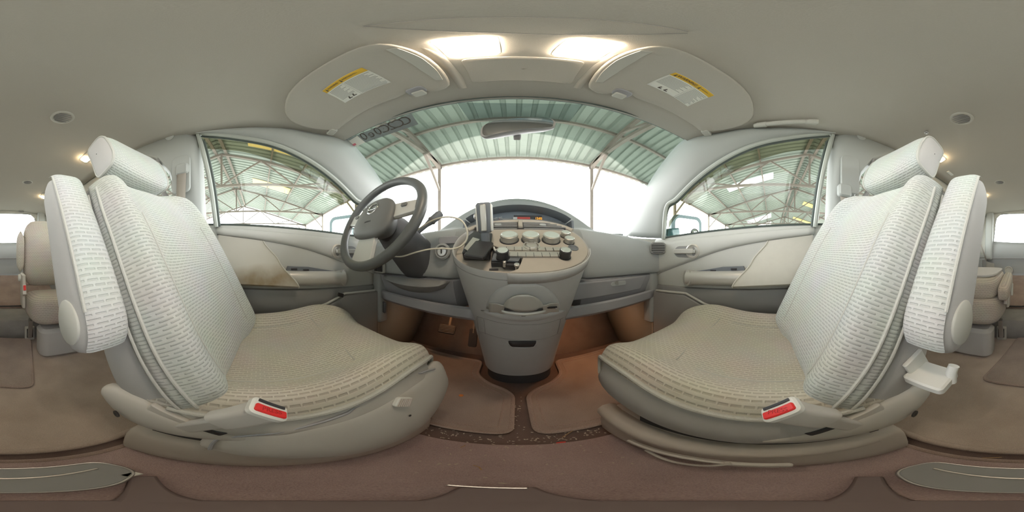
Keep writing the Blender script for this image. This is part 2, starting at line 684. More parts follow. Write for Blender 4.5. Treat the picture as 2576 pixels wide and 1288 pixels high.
WTOP = [(500, 338), (600, 347), (680, 362), (740, 385), (800, 420), (850, 460), (890, 500), (915, 522), (922, 600)]
WPTS = [side_at(*p) for p in WTOP]
PIN = [V((-0.60, -0.24, zc(.6, -.24))), V((-0.60, -0.05, zc(.6, -.05))), V((-0.60, 0.10, zc(.6, .10))), V((-0.598, 0.22, zc(.598, .22))),
       V((-0.585, 0.338, 0.592)), V((-0.625, 0.48, 0.525)), V((-0.68, 0.66, 0.415)), V((-0.715, 0.79, 0.30)), V((-0.75, 0.93, 0.15))]
WBOT_F, WBOT_R = side_at(926, 603), side_at(545, 570)


def mir(p):
    return V((-p.x, p.y, p.z))


def side(s, pts):
    return [V((p.x * -s, p.y, p.z)) if s > 0 else V(p) for p in pts]


for s, nm in ((-1, 'left'), (1, 'right')):
    # A pillar and door header trim
    wp, pi_ = catmull(side(s, WPTS), 5), catmull(side(s, PIN), 5)
    rows = []
    for k in range(7):
        t = k / 6
        rows.append([a.lerp(b, t) + V((-s * 0.018, -0.004, -0.006)) * sin(pi * t) for a, b in zip(wp, pi_)])
    m = MB().grid(rows)
    obj('trim_1' if s < 0 else 'trim_2', m, PILLAR, solid=0.006, kind='structure', cat='pillar trim',
        label='smooth grey windscreen pillar trim beside the steering wheel' if s < 0 else 'smooth grey windscreen pillar trim on the passenger side')
    # B pillar
    rows = []
    for k in range(14):
        t = k / 13
        z = lerp(0.615, -0.72, t)
        yf, yr = lerp(-0.235, -0.25, min(1, t * 2)), interp(t, [(0, -0.64), (0.05, -0.50), (0.10, -0.42), (0.19, -0.378), (0.32, -0.36), (1, -0.37)])
        x0 = (XG - XS * z) if z > 0.1 else 0.722
        row = []
        for i in range(9):
            q = i / 8
            b = 0.05 * min(1, q / 0.16) * (1 - 0.5 * max(0, q - 0.9) * 10)
            row.append(V((s * (x0 - b + 0.01), lerp(yf, yr, q), z)))
        rows.append(row)
    m = MB().grid(rows)
    t_ = obj('trim_3' if s < 0 else 'trim_4', m, PILLAR, solid=0.006, kind='structure', cat='pillar trim',
             label='grey door pillar trim behind the driver window' if s < 0 else 'grey door pillar trim behind the passenger window')
    pc = side_at(440, 355)
    pc = V((s * (abs(pc.x) - 0.043), pc.y, pc.z))
    obj('cover_cap', MB().lathe([(0.020, -0.001), (0.021, 0.0022), (0.019, 0.003), (0.002, 0.003)], pc, (-s, 0, -0.2)), PILLAR, t_)
    # recessed belt slide panel on the pillar
    R = Matrix(((0.0, 0.0, float(-s)), (1.0, 0.0, 0.0), (0.0, 1.0, 0.0)))
    obj('belt_slide_panel', MB().rbox((s * 0.602, -0.315, 0.375), (0.085, 0.20, 0.012), 0.025, R), PILLAR, t_)

    # wall: kick panel in front, rear body side with its window opening
    m = MB()
    X = s * 0.735
    m.grid([[V((X, 0.625, z)) for z in (-0.72, -0.3, 0.0, 0.10)], [V((X, 1.2, z)) for z in (-0.72, -0.3, 0.0, 0.16)]])
    m.grid([[V((s * 0.70, 0.625, z)) for z in (-0.72, -0.3, -0.1)], [V((X, 0.64, z)) for z in (-0.72, -0.3, -0.1)]])

    def xs_(z):
        return s * ((XG - XS * z) if z > 0.1 else 0.722)
    ys = [-0.38, -0.40, -1.22, -1.36, -2.02, -2.2]
    zs = [-0.72, -0.1, 0.13, 0.50, 0.62]
    for a in range(5):
        for b in range(4):
            if b == 2 and a in (1, 3):
                continue
            m.grid([[V((xs_(zs[b]), ys[a], zs[b])), V((xs_(zs[b + 1]), ys[a], zs[b + 1]))], [V((xs_(zs[b]), ys[a + 1], zs[b])), V((xs_(zs[b + 1]), ys[a + 1], zs[b + 1]))]])
    # roof rail between body side and headliner
    m.grid([[V((xs_(0.615), y, 0.615)) for y in (-0.24, -0.8, -1.4, -2.2)], [V((s * 0.597, y, zc(.597, y) + .004)) for y in (-0.24, -0.8, -1.4, -2.2)]])
    obj('wall_left' if s < 0 else 'wall_right', m, TRIM_DK if False else TRIM, solid=0.012, kind='structure', cat='wall',
        label='grey inner body side of the van behind the driver' if s < 0 else 'grey inner body side of the van behind the passenger seat')
    # sliding door window surround with grab handle (seen between pillar and head restraint)
    hd = thing('door_3' if s < 0 else 'door_4', 'sliding side door behind the driver pillar with looped pull handle' if s < 0 else 'sliding side door behind the passenger pillar with looped pull handle',
               'door', (s * 0.64, -0.75, 0.1), kind='structure')
    fr = []
    for (y, z) in ((-0.405, 0.13), (-0.405, 0.49), (-0.44, 0.515), (-1.20, 0.515), (-1.235, 0.48), (-1.235, 0.13)):
        fr.append(V((s * (XG - XS * z - 0.012), y, z)))
    obj('window_frame', MB().tube(catmull(fr, 3, closed=True), 0.016, 8, closed=True), TRIM_DK, hd)
    g = [side_at(412, 400), side_at(406, 430), side_at(410, 462), side_at(424, 496), side_at(446, 516)]
    g = [V((s * (abs(p.x) - 0.028), p.y, p.z)) for p in g]
    obj('pull_handle', MB().tube(catmull(g, 5), [0.014] * 21, 8), TRIM_DK, hd, sub=1)
    obj('door_latch', MB().rbox(side_at(408, 438) * 0.93 if s < 0 else mir(side_at(408, 438)) * 0.93, (0.03, 0.02, 0.05), 0.008), SATIN, hd)
    # glazing of the rear side
    for (ya, yb, n) in ((-0.40, -1.22, 4 if s < 0 else 5), (-1.36, -2.02, 6 if s < 0 else 7)):
        m = MB().grid([[V((xs_(z) - s * 0.003, y, z)) for z in (0.13, 0.50)] for y in (ya, yb)])
        where = ('behind the driver' if s < 0 else 'behind the passenger seat')
        obj('window_%d' % n, m, G_SIDE, kind='structure', cat='window',
            label=('side window of the sliding door %s' if n < 6 else 'rearmost quarter window on the side %s') % where)

# rear end: tailgate with its window
YT = -2.2
m = MB()
zs = [-0.30, -0.03, 0.195, 0.60, 0.66]
wx = {0: 0.60, 1: 0.60, 2: 0.60, 3: 0.56, 4: 0.52}
outer = [V((-0.70, YT + 0.02, -0.70)), V((-0.70, YT + 0.02, 0.1)), V((-0.60, YT, 0.60)), V((-0.5, YT, 0.67)), V((0.5, YT, 0.67)), V((0.60, YT, 0.60)), V((0.70, YT + 0.02, 0.1)), V((0.70, YT + 0.02, -0.70))]
inner = [V((-0.45, YT, -0.2)), V((-0.47, YT, 0.20)), V((-0.43, YT, 0.52)), V((-0.36, YT, 0.585)), V((0.36, YT, 0.585)), V((0.43, YT, 0.52)), V((0.47, YT, 0.20)), V((0.45, YT, -0.2))]
for k in range(7):
    m.add([outer[k], outer[k + 1], inner[k + 1], inner[k]], [(0, 1, 2, 3)])
tg = thing('door_5', 'pale grey tailgate at the back of the van below the rear window', 'door', (0, YT, -0.7), kind='structure')
obj('gate_surround', m, TRIM, tg, solid=0.03)
m = MB()
rows = []
for k in range(9):
    t = k / 8
    z = lerp(0.20, -0.28, t)
    rows.append([V((x, YT + 0.01 + 0.05 * sin(pi * min(1, t * 1.6)) * (1 - (abs(x) / 0.75) ** 4), z + 0.025 * (1 - (x / .47) ** 2) * (1 - t) * -1)) for x in [-0.56 + 1.12 * i / 12 for i in range(13)]])
m.grid(rows)
obj('gate_panel', m, DASH, tg, solid=0.01)
obj('gate_seam', MB().tube([V((x, YT + 0.066, -0.03)) for x in (-0.5, 0, 0.5)], 0.004, 6), DASHLOW, tg)
obj('pull_recess', MB().lathe([(0.055, 0), (0.055, 0.012), (0.045, 0.014), (0.042, 0.004), (0.002, 0.002)], (0.25, YT + 0.05, -0.19), (0, 1, 0)), TRIM, tg)
obj('gate_lamp', MB().rbox((0.12, YT + 0.03, 0.625), (0.10, 0.03, 0.012), 0.01), WHITE, tg)
obj('child_seat_anchor', MB().tube(catmull([V((-0.27, YT + 0.03, 0.62)), V((-0.25, YT + 0.06, 0.60)), V((-0.22, YT + 0.06, 0.60)), V((-0.20, YT + 0.03, 0.62))], 4), 0.008, 6), TRIM_DK, tg)
obj('window_gasket', MB().tube(catmull(inner[1:7], 4), 0.01, 6), SEAL, tg)
m = MB().add([inner[1], inner[2], inner[3], inner[4], inner[5], inner[6]], [(0, 1, 2, 3, 4, 5)])
obj('window_8', m, G_SIDE, kind='structure', cat='window', label='rear window of the tailgate, blown out white')
m = MB().grid([[V((x, y, z)) for x in (-0.73, 0.73)] for y, z in ((0.98, -0.725), (1.16, -0.52), (1.22, -0.1), (1.24, 0.16))])
obj('wall_front', m, CARPET, solid=0.01, kind='structure', cat='wall', label='carpeted bulkhead at the front of both footwells')

# windscreen
SIDEP = [V((-0.588, 0.338, 0.596)), V((-0.628, 0.485, 0.527)), V((-0.684, 0.665, 0.415)), V((-0.72, 0.80, 0.29)), V((-0.755, 0.94, 0.13))]
SV = [0, 0.14, 0.28, 0.55, 1.0]
CP = [V((0, 0.42, 0.622)), V((0, 0.495, 0.58)), V((0, 0.568, 0.538)), V((0, 0.86, 0.405)), V((0, 1.30, 0.215))]


def ws(u, v):
    """windscreen surface, u in -1..1 across, v in 0..1 from top to base"""
    a = V([interp(v, [(t, p[k]) for t, p in zip(SV, SIDEP)]) for k in range(3)])
    c = V([interp(v, [(t, p[k]) for t, p in zip(SV, CP)]) for k in range(3)])
    q = u * u
    return V((-a.x * u, lerp(c.y, a.y, q), lerp(c.z, a.z, q)))


rows, uvs = [], []
for j in range(29):
    v = j / 28
    rows.append([ws(-1 + 2 * i / 24, v) for i in range(25)])
    uvs.append([(i / 24, v) for i in range(25)])
m = MB().grid(rows, uvs=uvs)
obj('window_1', m, G_WS, kind='structure', cat='windscreen', label='curved windscreen with a green tinted band along its top')
edge = [ws(-1, v / 20) for v in range(20, -1, -1)] + [ws(-1 + k / 10, 0) for k in range(1, 21)] + [ws(1, v / 20) for v in range(1, 21)]
obj('trim_5', MB().tube([p + V((0, -0.004, -0.004)) for p in edge], 0.0045, 6), SEAL, kind='structure', cat='trim', label='thin black seal running round the edge of the windscreen')
# closing strip between headliner and windscreen
top = [ws(-1 + k / 12, 0) for k in range(25)]
m = MB().grid([[p + V((0, -0.02, 0.004)) for p in top], [p + V((0, 0.012, 0.0)) for p in top]])
obj('trim_6', m, PILLAR, solid=0.008, kind='structure', cat='trim', label='pale grey header strip above the windscreen')

# ------------------------------------------------------------------ yard and open shed outside
GZ = -1.15
m = MB().box((8, 0, GZ - 0.05), (140, 120, 0.1))
obj('ground', m, CONCRETE, label='bright bare concrete yard all around the parked van', cat='ground', kind='structure')
RY, RZ, EY, EZ, BY = -1.9, 6.0, 5.4, 3.7, -9.2
X0, X1 = -19.0, 45.0


def corr(y0, z0, y1, z1, name, label):
    m = MB()
    rows = [[], []]
    x = X0
    while x < X1:
        for dx, dz in ((0, 0), (0.20, 0), (0.225, 0.06), (0.305, 0.06)):
            rows[0].append(V((x + dx, y0, z0 + dz)))
            rows[1].append(V((x + dx, y1, z1 + dz)))
        x += 0.33
    m.grid(rows)
    return obj(name, m, ROOFS, smooth=False, label=label, cat='shed roof', kind='structure')


corr(RY, RZ + 0.1, EY + 0.25, EZ + 0.05, 'roof', 'corrugated pale green shed roof slope over the front of the van')
corr(BY - 0.25, EZ + 0.05, RY, RZ + 0.1, 'roof', 'corrugated pale green shed roof slope over the back of the van')


def slope(y):
    return lerp(RZ, EZ, (y - RY) / (EY - RY)) if y > RY else lerp(RZ, EZ, (RY - y) / (RY - BY))


TX = [-18.6, -13.3, -8.0, -2.7, 2.7, 8.0, 13.3, 18.6, 24, 29.3, 34.6, 40]
NTH = {-18.6: 'at the far open end on the driver side', -13.3: 'second from the open end on the driver side', -8.0: 'nearest in the driver window', -2.7: 'just ahead of the wheel, seen through the windscreen',
       2.7: 'just above the passenger header', 8.0: 'nearest in the passenger window', 13.3: 'second in the passenger window', 18.6: 'third in the passenger window', 24: 'fourth in the passenger window', 29.3: 'fifth in the passenger window', 34.6: 'sixth in the passenger window', 40: 'at the far end on the passenger side'}
for x in TX:
    t = thing('roof_truss', 'rusty steel roof truss of the shed, ' + NTH[x], 'truss', (x, 0, EZ), 'steel roof trusses of the shed')
    lo = EZ + 0.05
    obj('bottom_chord', MB().bar((x, BY, lo), (x, EY, lo), 0.12, 0.12), STEEL, t)
    for (ya, yb) in ((RY, EY), (BY, RY)):
        obj('top_chord', MB().bar((x, ya, slope(ya) - 0.12), (x, yb, slope(yb) - 0.12), 0.12, 0.12), STEEL, t)
    obj('king_post', MB().bar((x, RY, lo), (x, RY, RZ - 0.1), 0.09, 0.09, (1, 0, 0)), STEEL, t)
    for sg in (1, -1):
        hw = (EY - RY)
        ynode = [RY + sg * hw * k for k in (0, 0.27, 0.5, 0.74)]
        obj('web_bar', MB().bar((x, ynode[0], lo), (x, ynode[1], slope(ynode[1]) - 0.12), 0.075, 0.075, (1, 0, 0)), STEEL, t)
        obj('web_bar', MB().bar((x, ynode[1], slope(ynode[1]) - 0.12), (x, ynode[2], lo), 0.075, 0.075, (1, 0, 0)), STEEL, t)
        obj('web_bar', MB().bar((x, ynode[2], lo), (x, ynode[3], slope(ynode[3]) - 0.12), 0.075, 0.075, (1, 0, 0)), STEEL, t)
    for yy in (EY, BY):
        p = thing('shed_column', ('thin steel post carrying the truss ' if yy > 0 else 'thin steel post behind the van carrying the truss ') + NTH[x], 'post', (x, yy, GZ), 'steel posts of the shed')
        obj('post', MB().bar((x, yy, GZ), (x, yy, EZ), 0.12, 0.12, (1, 0, 0)), STEEL, p)
        sgn = -1 if yy > 0 else 1
        obj('knee_brace', MB().bar((x, yy, EZ - 1.2), (x, yy + sgn * 1.1, EZ), 0.075, 0.075, (1, 0, 0)), STEEL, p)
PN = ['along the front eave', 'second up from the front eave', 'third up from the front eave', 'fourth up from the front eave', 'just in front of the ridge', 'just behind the ridge', 'second down behind the ridge', 'third down behind the ridge', 'fourth down behind the ridge', 'along the back eave']
PY = [EY, 3.75, 2.15, 0.55, RY + 0.25, RY - 0.25, -4.35, -5.95, -7.55, BY]
for y, n in zip(PY, PN):
    hw = 0.14 if abs(y - RY) < 0.5 else 0.08
    tag = 'rusty steel roof beam of the shed running lengthwise ' + n
    obj('purlin', MB().bar((X0, y, slope(y) + 0.0), (X1, y, slope(y) + 0.0), hw, 0.10), STEEL, label=tag, cat='roof beam', group='lengthwise beams of the shed roof')


def skylight(xa, xb, ya, yb, m_, label):
    p = [V((xa, ya, slope(ya) + 0.02)), V((xb, ya, slope(ya) + 0.02)), V((xb, yb, slope(yb) + 0.02)), V((xa, yb, slope(yb) + 0.02))]
    obj('roof_skylight', MB().prism(p, (0, 0, 0.03)), m_, label=label, cat='skylight', group='translucent roof panels')


def roof_hit(px, py, front=True):
    n = V((0, (RZ - EZ), (EY - RY))).normalized() if front else V((0, -(RZ - EZ), (EY - RY))).normalized()
    return on_plane(px, py, V((0, RY, RZ)), n)


for px0, py0, px1, py1, mt_, lb, fr in (
        (636, 458, 728, 482, SKYL, 'yellowed translucent roof panel in the middle of the driver window', True),
        (622, 352, 790, 398, SKYL, 'yellowed translucent roof panel behind the smoked deflector of the driver window', True),
        (1826, 472, 1945, 450, SKYLW, 'bright white roof panel high in the passenger window', True),
        (1878, 557, 1940, 547, SKYLW, 'bright white roof panel low in the passenger window', True),
        (1890, 572, 1940, 566, SKYLW, 'bright white roof panel lowest in the passenger window', True),
        (2020, 512, 2058, 525, SKYL, 'yellowed roof panel by the rear edge of the passenger window', False),
        (1995, 548, 2045, 565, SKYL, 'yellowed roof panel just above the passenger door sill', False)):
    a, b = roof_hit(px0, py0, fr), roof_hit(px1, py1, fr)
    xa, xb = sorted((a.x, b.x))
    ya, yb = sorted((a.y, b.y))
    if xb - xa < 0.8:
        c = (xa + xb) / 2
        xa, xb = c - 0.5, c + 0.5
    if yb - ya < 0.8:
        c = (ya + yb) / 2
        ya, yb = c - 0.6, c + 0.6
    skylight(xa, xb, ya, yb, mt_, lb)

# the van's own door mirrors, outside the front doors
for s in (-1, 1):
    c = V((s * 0.955, 0.53, 0.185))
    mt_ = thing('door_mirror', ('teal door mirror outside the driver window' if s < 0 else 'teal door mirror with a round blind spot mirror outside the passenger window'), 'door mirror', c)
    R = Matrix.Rotation(radians(-s * 30), 3, 'Z') @ Matrix.Rotation(radians(90), 3, 'X')
    obj('housing', MB().rbox(c + V((0, 0.04, 0)), (0.215, 0.16, 0.09), 0.045, R, n=6), PAINT, mt_, sub=1)
    R2 = Matrix.Rotation(radians(-s * 30), 3, 'Z') @ Matrix.Rotation(radians(90), 3, 'X')
    fwd = R2 @ V((0, 0, 1))
    obj('bezel', MB().rbox(c + V((0, 0.04, 0)) + fwd * 0.046, (0.228, 0.172, 0.006), 0.045, R2, n=6), PAINT, mt_)
    obj('mirror_pane', MB().rbox(c + V((0, 0.04, 0)) + fwd * 0.050, (0.182, 0.126, 0.004), 0.034, R2, n=6), MIRROR, mt_)
    obj('mounting_arm', MB().bar(c + V((-s * 0.09, 0.04, -0.03)), c + V((-s * 0.19, 0.03, -0.05)), 0.05, 0.05), PAINT, mt_, bevel=0.01)
    bs = c + V((0, 0.04, 0)) + fwd * 0.052 + R2 @ V((s * 0.055, -0.03, 0))
    if s > 0:
        obj('blind_spot_mirror', MB().ell(bs, (0.028, 0.028, 0.008), R2), MIRROR, mt_)
        obj('blind_spot_rim', MB().tube([bs + R2 @ V((0.029 * cos(a), 0.029 * sin(a), 0.001)) for a in [2 * pi * k / 24 for k in range(24)]], 0.003, 6, closed=True), BLACK, mt_)

# ------------------------------------------------------------------ front doors
from mathutils.bvhtree import BVHTree


def bvh(mb):
    return BVHTree.FromPolygons([tuple(p) for p in mb.v], mb.f)


def hit(tree, px, py, off=0.0):
    d = ray(px, py)
    loc, nor, i, dist = tree.ray_cast(V((0, 0, 0)), d)
    if loc is None:
        return None
    if nor.dot(d) > 0:
        nor = -nor
    return loc + nor * off


def trace(tree, pts, off=0.0, n=5):
    out = [hit(tree, p.x, p.y, off) for p in catmull([V((a, b, 0)) for a, b in pts], n)]
    return [p for p in out if p is not None]


def dl(s, px, py, x):
    """photo pixel in the driver door, put on |x| and mirrored for the passenger door"""
    p = at(px, py, x=-x)
    return V((-p.x, p.y, p.z)) if s > 0 else p


def sill(y):
    return lerp(0.135, 0.088, (y + 0.245) / 0.80)


for s in (-1, 1):
    d = thing('door_1' if s < 0 else 'door_2',
              'front driver door with soiled cloth armrest and satin pull bar' if s < 0 else 'front passenger door with clean cloth armrest and visible inside handle',
              'door', (s * 0.72, 0.18, -0.66), kind='structure')
    m = MB()
    rows = []
    for j in range(15):
        y = lerp(-0.243, 0.62, j / 14)
        z0 = sill(y)
        prof = [(0.745, z0 + 0.012), (0.728, z0 + 0.012), (0.716, z0 + 0.003), (0.712, z0 - 0.02), (0.710, -0.06), (0.714, -0.14), (0.722, -0.20), (0.724, -0.40), (0.73, -0.72)]
        rows.append([V((s * x, y, z)) for x, z in prof])
    m.grid(rows)
    obj('inner_panel', m, DOORP, d, solid=0.006)
    # padded upper roll with its curved lower crease
    P = [(549, 573), (640, 580), (760, 591), (860, 600), (928, 608), (944, 652), (905, 662), (850, 650), (780, 627), (700, 610), (640, 601), (549, 590)]
    m = MB()
    topc = [dl(s, *p, 0.716) for p in catmull([V((a, b, 0)) for a, b in ((547, 573), (640, 580), (760, 591), (860, 600), (944, 610))], 6) for p in [(p.x, p.y)]]
    botc = [dl(s, *p, 0.708) for p in catmull([V((a, b, 0)) for a, b in ((547, 590), (655, 603), (770, 626), (870, 662), (944, 690))], 6) for p in [(p.x, p.y)]]
    rows = []
    for k in range(8):
        t = k / 7
        rows.append([a.lerp(b, t) + V((-s * 0.014 * (sin(pi * min(1, 0.12 + t * 0.88)) ** 0.6), 0, 0)) for a, b in zip(topc, botc)])
    m.grid(rows)
    obj('upper_pad', m, DOORP, d, solid=0.006)
    obj('crease', MB().tube([p + V((-s * 0.001, 0, -0.001)) for p in botc], 0.0022, 6), DOORLOW, d)
    # armrest: cloth covered wedge growing out of the panel
    rows = []
    for j in range(15):
        t = j / 14
        row = []
        for i in range(11):
            q = i / 10
            px = lerp(lerp(549, 549, t), interp(t, [(0, 662), (0.45, 702), (1, 752)]), q)
            py = lerp(591, 606 - 0 * t, q) if t == 0 else lerp(lerp(591, 712, t), lerp(606, 721, t), q)
            x = 0.703 - 0.052 * (t * t * (3 - 2 * t)) - 0.006 * sin(pi * q)
            row.append(dl(s, px, py, x))
        rows.append(row)
    last = rows[-1]
    rows.append([p + V((s * 0.012, 0, -0.008)) for p in last])
    rows.append([p + V((s * 0.07, 0, -0.004)) for p in last])
    rows.insert(0, [p + V((s * 0.02, 0, 0.0)) for p in rows[0]])
    m = MB().grid(rows)
    # closing face on the slanted front edge
    m.grid([[r[-1] for r in rows[:-1]], [r[-1] + V((s * 0.06, 0.012, 0)) for r in rows[:-1]]])
    arm = obj('armrest', m, DOORSOIL if s < 0 else DOORCL, d, smooth=True, angle=50)
    edge_ = [r[-1] + V((-s * 0.001, 0, 0)) for r in rows[1:-1]]
    obj('edge_seam', MB().tube(edge_, 0.003, 6), DOORCL, arm)
    # satin pull bar with a round end
    a, b = dl(s, 715, 699, 0.690), dl(s, 866, 699, 0.676)
    m = MB()
    rings = []
    for k in range(7):
        p = a.lerp(b, k / 6)
        w = 0.033
        rings.append([p + V((s * (0.024 * cos(t_)), 0, w * sin(t_) + 0.0)) for t_ in [2 * pi * i / 14 for i in range(14)]])
    m.loft(rings)
    bar_ = obj('pull_bar', m, SATIN, d, angle=60)
    dirv = (b - a).normalized()
    ax = (dirv * 0.55 + V((-s * 0.9, 0, 0.1))).normalized()
    obj('end_cap', MB().lathe([(0.036, -0.04), (0.040, -0.004), (0.039, 0.002), (0.034, 0.004), (0.002, 0.005)], b + V((0, 0.0, 0)), ax, 28), SATIN, bar_)
    sw = [dl(s, *p, 0.697) for p in ((722, 669), (775, 671), (850, 683), (862, 690), (715, 690))]
    swo = obj('switch_panel', MB().prism(sw, (-s * 0.012, 0, 0)), CLUSTER, d, bevel=0.002)
    for (px, py) in ((748, 677), (800, 681)) if s > 0 else ((740, 677), (770, 679), (820, 685)):
        c = dl(s, px, py, 0.684)
        obj('window_switch', MB().box(c, (0.008, 0.026, 0.008)), BLACK, swo, bevel=0.002)
    # inside handle: round bezel, lever and lock
    c = dl(s, 851, 632, 0.697)
    ha = thing('x', None, None, c)
    bpy.data.objects.remove(ha)
    hb = obj('handle_bezel', MB().lathe([(0.037, -0.01), (0.036, 0.006), (0.030, 0.009), (0.022, 0.002), (0.002, 0.001)], c, (-s, -0.12, 0), 28), SATIN, d)
    obj('lever', MB().rbox(c + V((-s * 0.014, 0.045, 0.0)), (0.115, 0.024, 0.012), 0.010, Matrix(((0.0, 0.0, float(-s)), (1.0, 0.0, 0.0), (0.0, 1.0, 0.0)))), SATIN, hb)
    obj('lock_tab', MB().rbox(c + V((-s * 0.010, -0.006, 0.0)), (0.020, 0.020, 0.014), 0.004, Matrix(((0.0, 0.0, float(-s)), (1.0, 0.0, 0.0), (0.0, 1.0, 0.0)))), CHROME, hb)
    obj('handle_recess', MB().rbox(c + V((s * 0.002, 0.045, -0.002)), (0.125, 0.058, 0.008), 0.029, Matrix(((0.0, 0.0, float(-s)), (1.0, 0.0, 0.0), (0.0, 1.0, 0.0)))), TRIM_DK, d)
    # darker lower half and map pocket
    m = MB()
    rows = []
    for j in range(12):
        q = j / 11
        y = lerp(-0.24, 0.615, q)
        zt = -0.135 - 0.03 * q
        rows.append([V((s * x, y, z)) for x, z in ((0.715, zt), (0.704, zt - 0.006), (0.704, zt - 0.04), (0.712, zt - 0.065), (0.716, -0.3))])
    m.grid(rows)
    obj('lower_trim', m, DOORLOW, d, solid=0.004)
    pk = [dl(s, *p, 0.70) for p in ((700, 800), (790, 775), (822, 764), (868, 738), (943, 730), (943, 830), (900, 870), (760, 860))]
    pko = obj('map_pocket', MB().prism(pk, (-s * 0.028, 0, 0)), DOORLOW, d, bevel=0.006)
    obj('pocket_lip', MB().tube([dl(s, *p, 0.672) for p in ((760, 784), (822, 764), (868, 738), (943, 730))], 0.006, 8), DOORP, pko)
    c = dl(s, 857, 742, 0.664)
    if s < 0:
        obj('pocket_reflector', MB().box(c, (0.008, 0.030, 0.018), Matrix.Rotation(radians(-20), 3, 'X')), BLACK, pko, bevel=0.002)
    # window frame, seals, smoked deflector
    wp = catmull(side(s, WPTS), 5)
    rear = side(s, [WPTS[0], side_at(530, 460), WBOT_R])
    fr = catmull(rear, 5)[::-1] + wp[1:]
    obj('window_frame', MB().tube([p + V((-s * 0.010, 0, -0.004)) for p in fr], 0.011, 8), SEALT, d)
    obj('glass_run', MB().tube([p + V((-s * 0.001, 0.013 if k < 10 else 0, -0.016 if k >= 10 else 0)) for k, p in enumerate(fr)], 0.007, 6), SEAL, d)
    obj('beltline_seal', MB().tube([V((s * 0.726, y, sill(y) + 0.014)) for y in (-0.24, 0, 0.3, 0.57)], 0.007, 6), SEAL, d)
    obj('edge_gasket', MB().tube([V((s * 0.712, -0.246, z)) for z in (0.14, 0.0, -0.3, -0.6)], 0.010, 6), SEAL, d)
    dlo = [side_at(*p) for p in ((508, 369), (600, 374), (660, 388), (725, 412), (792, 454), (850, 502), (900, 546), (918, 575), (922, 600))]
    dlo = catmull(side(s, dlo), 5)
    m = MB().grid([[p + V((s * 0.018, 0, 0.01)) for p in wp], [p + V((s * 0.022, 0, 0)) for p in dlo]])
    obj('wind_deflector', m, G_DEF, d)
    # glass
    bot = [V((s * (XG - XS * 0.1), lerp(WBOT_R.y, WBOT_F.y, k / (len(wp) - 1)), sill(lerp(WBOT_R.y, WBOT_F.y, k / (len(wp) - 1))) - 0.01)) for k in range(len(wp))]
    m = MB().grid([[p + V((s * 0.006, 0, 0)) for p in wp], [p + V((s * 0.006, 0, 0)) for p in bot]])
    obj('window_2' if s < 0 else 'window_3', m, G_SIDE, kind='structure', cat='window',
        label='greenish side window of the driver door' if s < 0 else 'greenish side window of the passenger door')

# ------------------------------------------------------------------ dashboard
CX = 0.018


def crest(x):
    return 0.128 - 0.043 * (abs(x) / 0.72) ** 2


def bump(x):
    a = abs(x - 0.01) / 0.50
    return 0.208 * max(0.0, 1 - a * a) ** 1.05


def recess(x):
    a = abs(x - CX) / 0.26
    return 0.16 * max(0.0, 1 - a ** 4)


dash = thing('dashboard', 'wide grey dashboard under the windscreen from door to door', 'dashboard', (0, 0.8, -0.25))
XSN = [-0.735 + 1.47 * i / 48 for i in range(49)]
m = MB()
rows = []
for x in XSN:
    yb = 1.24 - 0.30 * (abs(x) / 0.735) ** 2
    c, b, r = crest(x), bump(x), recess(x)
    k = 0.03 * (abs(x) / 0.73) ** 4
    rows.append([V((x, y, z)) for y, z in (
        (yb, 0.165), (lerp(0.95, yb, 0.5), 0.155 + b * 0.5), (0.95, 0.15 + b * 0.98), (0.92, 0.148 + b * 0.95), (0.90, 0.142 + b * 0.25), (0.74, c + 0.008), (0.68, c + 0.004),
        (0.645 + r * 0.8, c - 0.008), (0.617 + r - k, c - 0.035), (0.603 + r - k, c - 0.075), (0.598 + r - k, 0.0), (0.600 + r - k, -0.07), (0.603 + r - k, -0.092), (0.63 + r, -0.096))])
m.grid(rows)
up = obj('upper_pad', m, DASH, dash, sub=1)
m = MB()
rows = []
for x in XSN:
    r = recess(x)
    rows.append([V((x, y, z)) for y, z in ((0.64 + r, -0.090), (0.606 + r, -0.102), (0.612 + r, -0.13), (0.640 + r, -0.19), (0.66 + r, -0.235), (0.74 + r, -0.245), (1.0, -0.245))])
m.grid(rows)
obj('lower_panel', m, DASHLOW, dash)
# storage shelf lips low down on each side
for s in (-1, 1):
    rows = []
    for k in range(13):
        t = k / 12
        x = CX + s * lerp(0.165, 0.66, t)
        y = 0.575 + 0.03 * (1 - t) * 0 + 0.02 * t ** 3
        z = -0.205 + 0.012 * t
        rows.append([V((x, yy, zz)) for yy, zz in ((0.66, z - 0.025), (y + 0.03, z - 0.015), (y + 0.012, z + 0.004), (y, z), (y + 0.004, z - 0.035), (y + 0.02, z - 0.05), (y + 0.2, z - 0.06))])
    m = MB().grid(rows)
    obj('storage_shelf', m, DASHLOW, dash, solid=0.004)
    # kick cheek at the outer end
    obj('end_cheek', MB().rbox((s * 0.69, 0.63, -0.24), (0.07, 0.07, 0.30), 0.02), DASH, dash)
# glove box with latch, passenger side
gl_ = [(0.205, -0.108), (0.625, -0.104), (0.60, -0.178), (0.20, -0.188)]
gb = obj('glove_box_lid', MB().prism([V((x, 0.598 + 0.5 * (-0.10 - z) * 0.55, z)) for x, z in gl_], (0, 0.02, 0)), DASHLOW, dash, bevel=0.006)
c = at(1547, 712, y=0.606)
obj('latch', MB().rbox(c + V((0.02, 0, -0.004)), (0.085, 0.022, 0.010), 0.010, Matrix.Rotation(radians(90), 3, 'X')), DASH, gb)
obj('lock_barrel', MB().lathe([(0.009, 0), (0.009, 0.004), (0.002, 0.004)], c + V((0.005, -0.004, 0.002)), (0, -1, 0)), METAL, gb)


